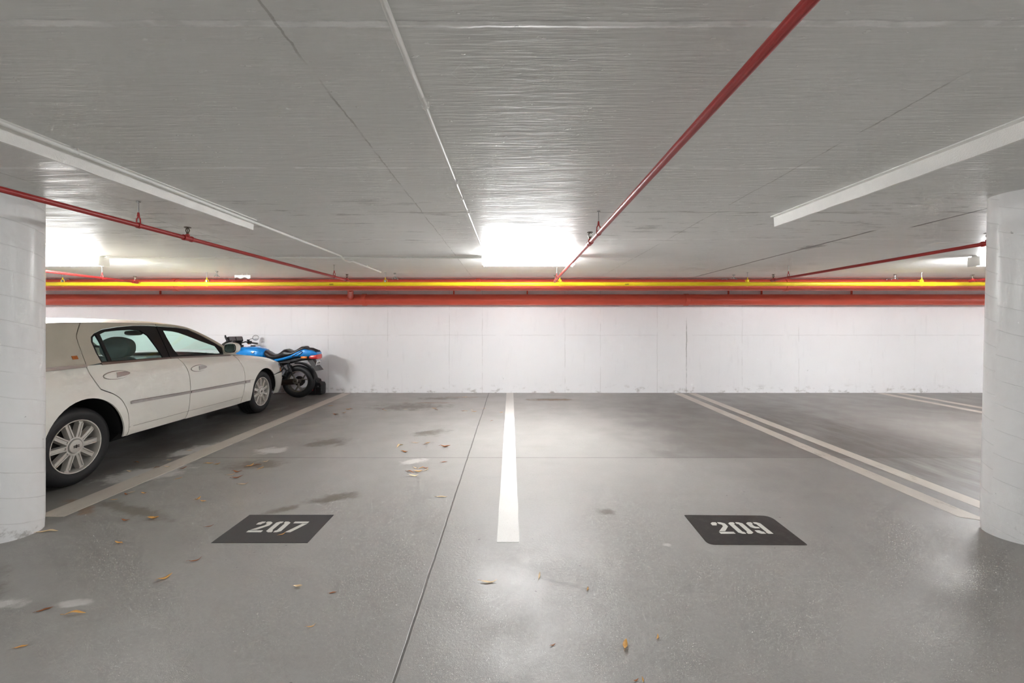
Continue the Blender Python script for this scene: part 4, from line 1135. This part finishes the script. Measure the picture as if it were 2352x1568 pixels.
b=MB().loft([(.60,0,.06,.80,.90,2.3),(.63,0,.13,.765,.958,2.4),(.70,0,.165,.75,.992,2.5),(.80,0,.18,.75,1.010,2.5),(.94,0,.185,.76,1.018,2.5),(1.06,0,.175,.79,1.008,2.5),(1.15,0,.150,.82,.982,2.4),(1.21,0,.115,.85,.945,2.3),(1.24,0,.07,.87,.92,2.2)],n=40)
tk=b.done('fuel_tank',M['blue'],mc)
MB().lathe([(0,.001),(0,.045),(.012,.045),(.016,.035),(.016,.001)],c=(.90,0,1.016),axis='z',n=28).done('fuel_cap',M['black'],tk)
# round blue and white emblem
em=MB(); n=24
for i in range(n):
    a0,a1=2*PI*i/n,2*PI*(i+1)/n; qd=int(i//(n/4))%2
    em.add([(0,0,.001),(.022*math.cos(a0),.022*math.sin(a0),.001),(.022*math.cos(a1),.022*math.sin(a1),.001)],[(0,1,2)],qd)
em.lathe([(-.001,.022),(.0015,.022),(.0015,.032),(-.004,.032)],axis='z',n=30,mi=2)
eo=em.done('tank_emblem',[M['platew'],M['blue'],simple('emblem_ring',(.25,.3,.5),.3)],tk,recalc=False)
eo.location=(1.135,.153,.925); eo.rotation_euler=(-PI/2+.12,0,-.28*0); eo.rotation_euler=(math.radians(-84),0,math.radians(-14)); eo['label']='round blue and white emblem'
MB().loft([(.83,.184,.004,.900,.905,3),(.79,.184,.006,.880,.925,3),(.765,.182,.004,.905,.93,3)],n=12).done('tank_badge',M['chrome'],tk)
# fork, front mudguard, cockpit
b=MB()
for s_ in (-1,1): b.tube([(1.52,s_*.09,.31),(1.32,s_*.09,.78),(1.20,s_*.09,1.06)],[.026,.024,.020],14)
b.box((1.16,-.12,.99),(1.28,.12,1.04),bev=.01).done('front_fork',M['black'],mc)
n=16; rings=[]
for i in range(n+1):
    a=math.radians(20+130*i/n); R=.335; x=1.52+R*math.cos(a); z=.315+R*math.sin(a)
    rings.append([Vector((x,-.07,z-.02)),Vector((x,-.05,z+.01)),Vector((x,.05,z+.01)),Vector((x,.07,z-.02)),Vector((x,.05,z)),Vector((x,-.05,z))])
MB().rings(rings).done('front_mudguard',M['blue'],mc)
b=MB().lathe([(.0,.001),(.02,.085),(.10,.095),(.16,.06),(.18,.001)],c=(1.30,0,1.02),axis='x',n=30)
b.done('headlight',M['black'],mc)
b=MB().loft([(1.20,0,.10,.96,1.08,3),(1.24,0,.14,.95,1.15,3),(1.34,0,.15,.96,1.14,3),(1.44,0,.12,.98,1.08,3),(1.48,0,.07,1.0,1.05,3)],n=24)
b.tube([(1.30,.13,1.12),(1.34,.15,1.20),(1.345,.15,1.235)],[.03,.016,.012],10)
b.done('front_cowl',M['black'],mc)
gm=Matrix.Translation((1.23,.02,1.155))@Matrix.Rotation(math.radians(-32),4,'Z')@Matrix.Rotation(math.radians(28),4,'Y')
gp=MB().box((-.012,-.135,-.05),(.09,.135,.062),bev=.022,mat=gm).done('instrument_cluster',M['black'],mc)
b=MB()
for s_ in (-1,1): b.box((-.016,s_*.062-.052,-.036),(-.011,s_*.062+.052,.045),bev=.002,mat=gm)
b.done('dial_glass',simple('grey_dial_glass',S(96,96,98),.15,coat=1),gp)
for s_ in (-1,1):
    hb=MB().tube([(1.20,s_*.05,1.065),(1.17,s_*.18,1.095),(1.12,s_*.26,1.075),(1.06,s_*.375,1.052)],[.012,.012,.012,.011],12).done('handlebar',M['black'],mc)
    MB().tube([(1.11,s_*.27,1.072),(1.055,s_*.385,1.050)],.0175,16).done('grip',M['mud'],hb)
    MB().box((1.10,s_*.25-.035,1.05),(1.165,s_*.25+.03,1.11),bev=.010).tube([(1.14,s_*.22,1.11),(1.14,s_*.22,1.14)],[.026,.022],14).done('control_housing',M['black'],hb)
    MB().tube([(1.16,s_*.23,1.075),(1.16,s_*.33,1.06),(1.12,s_*.41,1.045)],[.008,.007,.006],8).done('lever',M['alu'],hb)
    MB().box((1.125,s_*.235-.012,1.04),(1.150,s_*.235+.012,1.058),bev=.003).done('indicator_switch',M['amber'],hb)
    if s_>0: continue
    mi=MB().tube([(1.15,s_*.25,1.10),(1.15,s_*.29,1.14),(1.12,s_*.35,1.165)],.005,8)
    mi.done('mirror_stem',M['black'],hb)
    mr=MB().loft([(-.006,0,.040,-.040,.040,2),(0,0,.056,-.056,.056,2),(.02,0,.052,-.052,.052,2),(.045,0,.030,-.030,.030,2),(.055,0,.010,-.010,.010,2)],n=28).done('bike_mirror',M['trimblk'],hb)
    mr.location=(1.085,s_*.375,1.17); mr.rotation_euler=(0,0,-.85)
    mg=MB().loft([(-.009,0,.046,-.046,.046,2),(-.007,0,.050,-.050,.050,2)],n=28).done('mirror_face',simple('pale_mirror',(.82,.8,.8),.3,metal=.4),hb)
    mg.location=mr.location; mg.rotation_euler=mr.rotation_euler
MB().tube([(1.16,.20,1.07),(1.24,.17,1.02),(1.28,.06,.92)],.006,8).tube([(1.14,-.22,1.07),(1.06,-.20,1.035),(1.02,-.14,1.0)],.0035,8).tube([(1.17,.05,1.06),(1.16,.08,.98),(1.20,.06,.88)],.009,8).done('control_cable',M['black'],mc)

# black hard case standing against the wall behind the rear wheel
cs=empty('hard_case',(-4.035,8.42,0),.0); tag(cs,'black hard case standing on the floor against the wall behind the rear tyre','case')
prof=[(-.20,.0),(.13,.0),(.150,.02),(.155,.20),(.135,.245),(.06,.262),(.045,.31),(-.02,.34),(-.05,.345),(-.075,.32),(-.10,.10)]
def extr(pf,y0,y1,bev=.01):
    rings=[]
    cx=sum(p[0] for p in pf)/len(pf); cz=sum(p[1] for p in pf)/len(pf)
    for y,k in ((y0,.93),(y0+bev,1),(y1-bev,1),(y1,.93)): rings.append([Vector((cx+(p[0]-cx)*k,y,max(.001,cz+(p[1]-cz)*k))) for p in pf])
    return MB().rings(rings)
b=extr(prof,-.12,.10,.02); b.done('case_shell',M['black'],cs)
MB().box((.02,-.135,.03),(.035,-.11,.26),bev=.004).box((.02,-.133,.145),(.14,-.112,.158),bev=.004).done('case_rib',M['black'],cs)
MB().box((.065,-.134,.165),(.10,-.118,.19),bev=.004).done('case_latch',M['mud'],cs)
MB().box((-.045,-.140,.095),(-.018,-.116,.135),bev=.004).done('case_reflector',M['redlens'],cs)['label']='small red reflector'
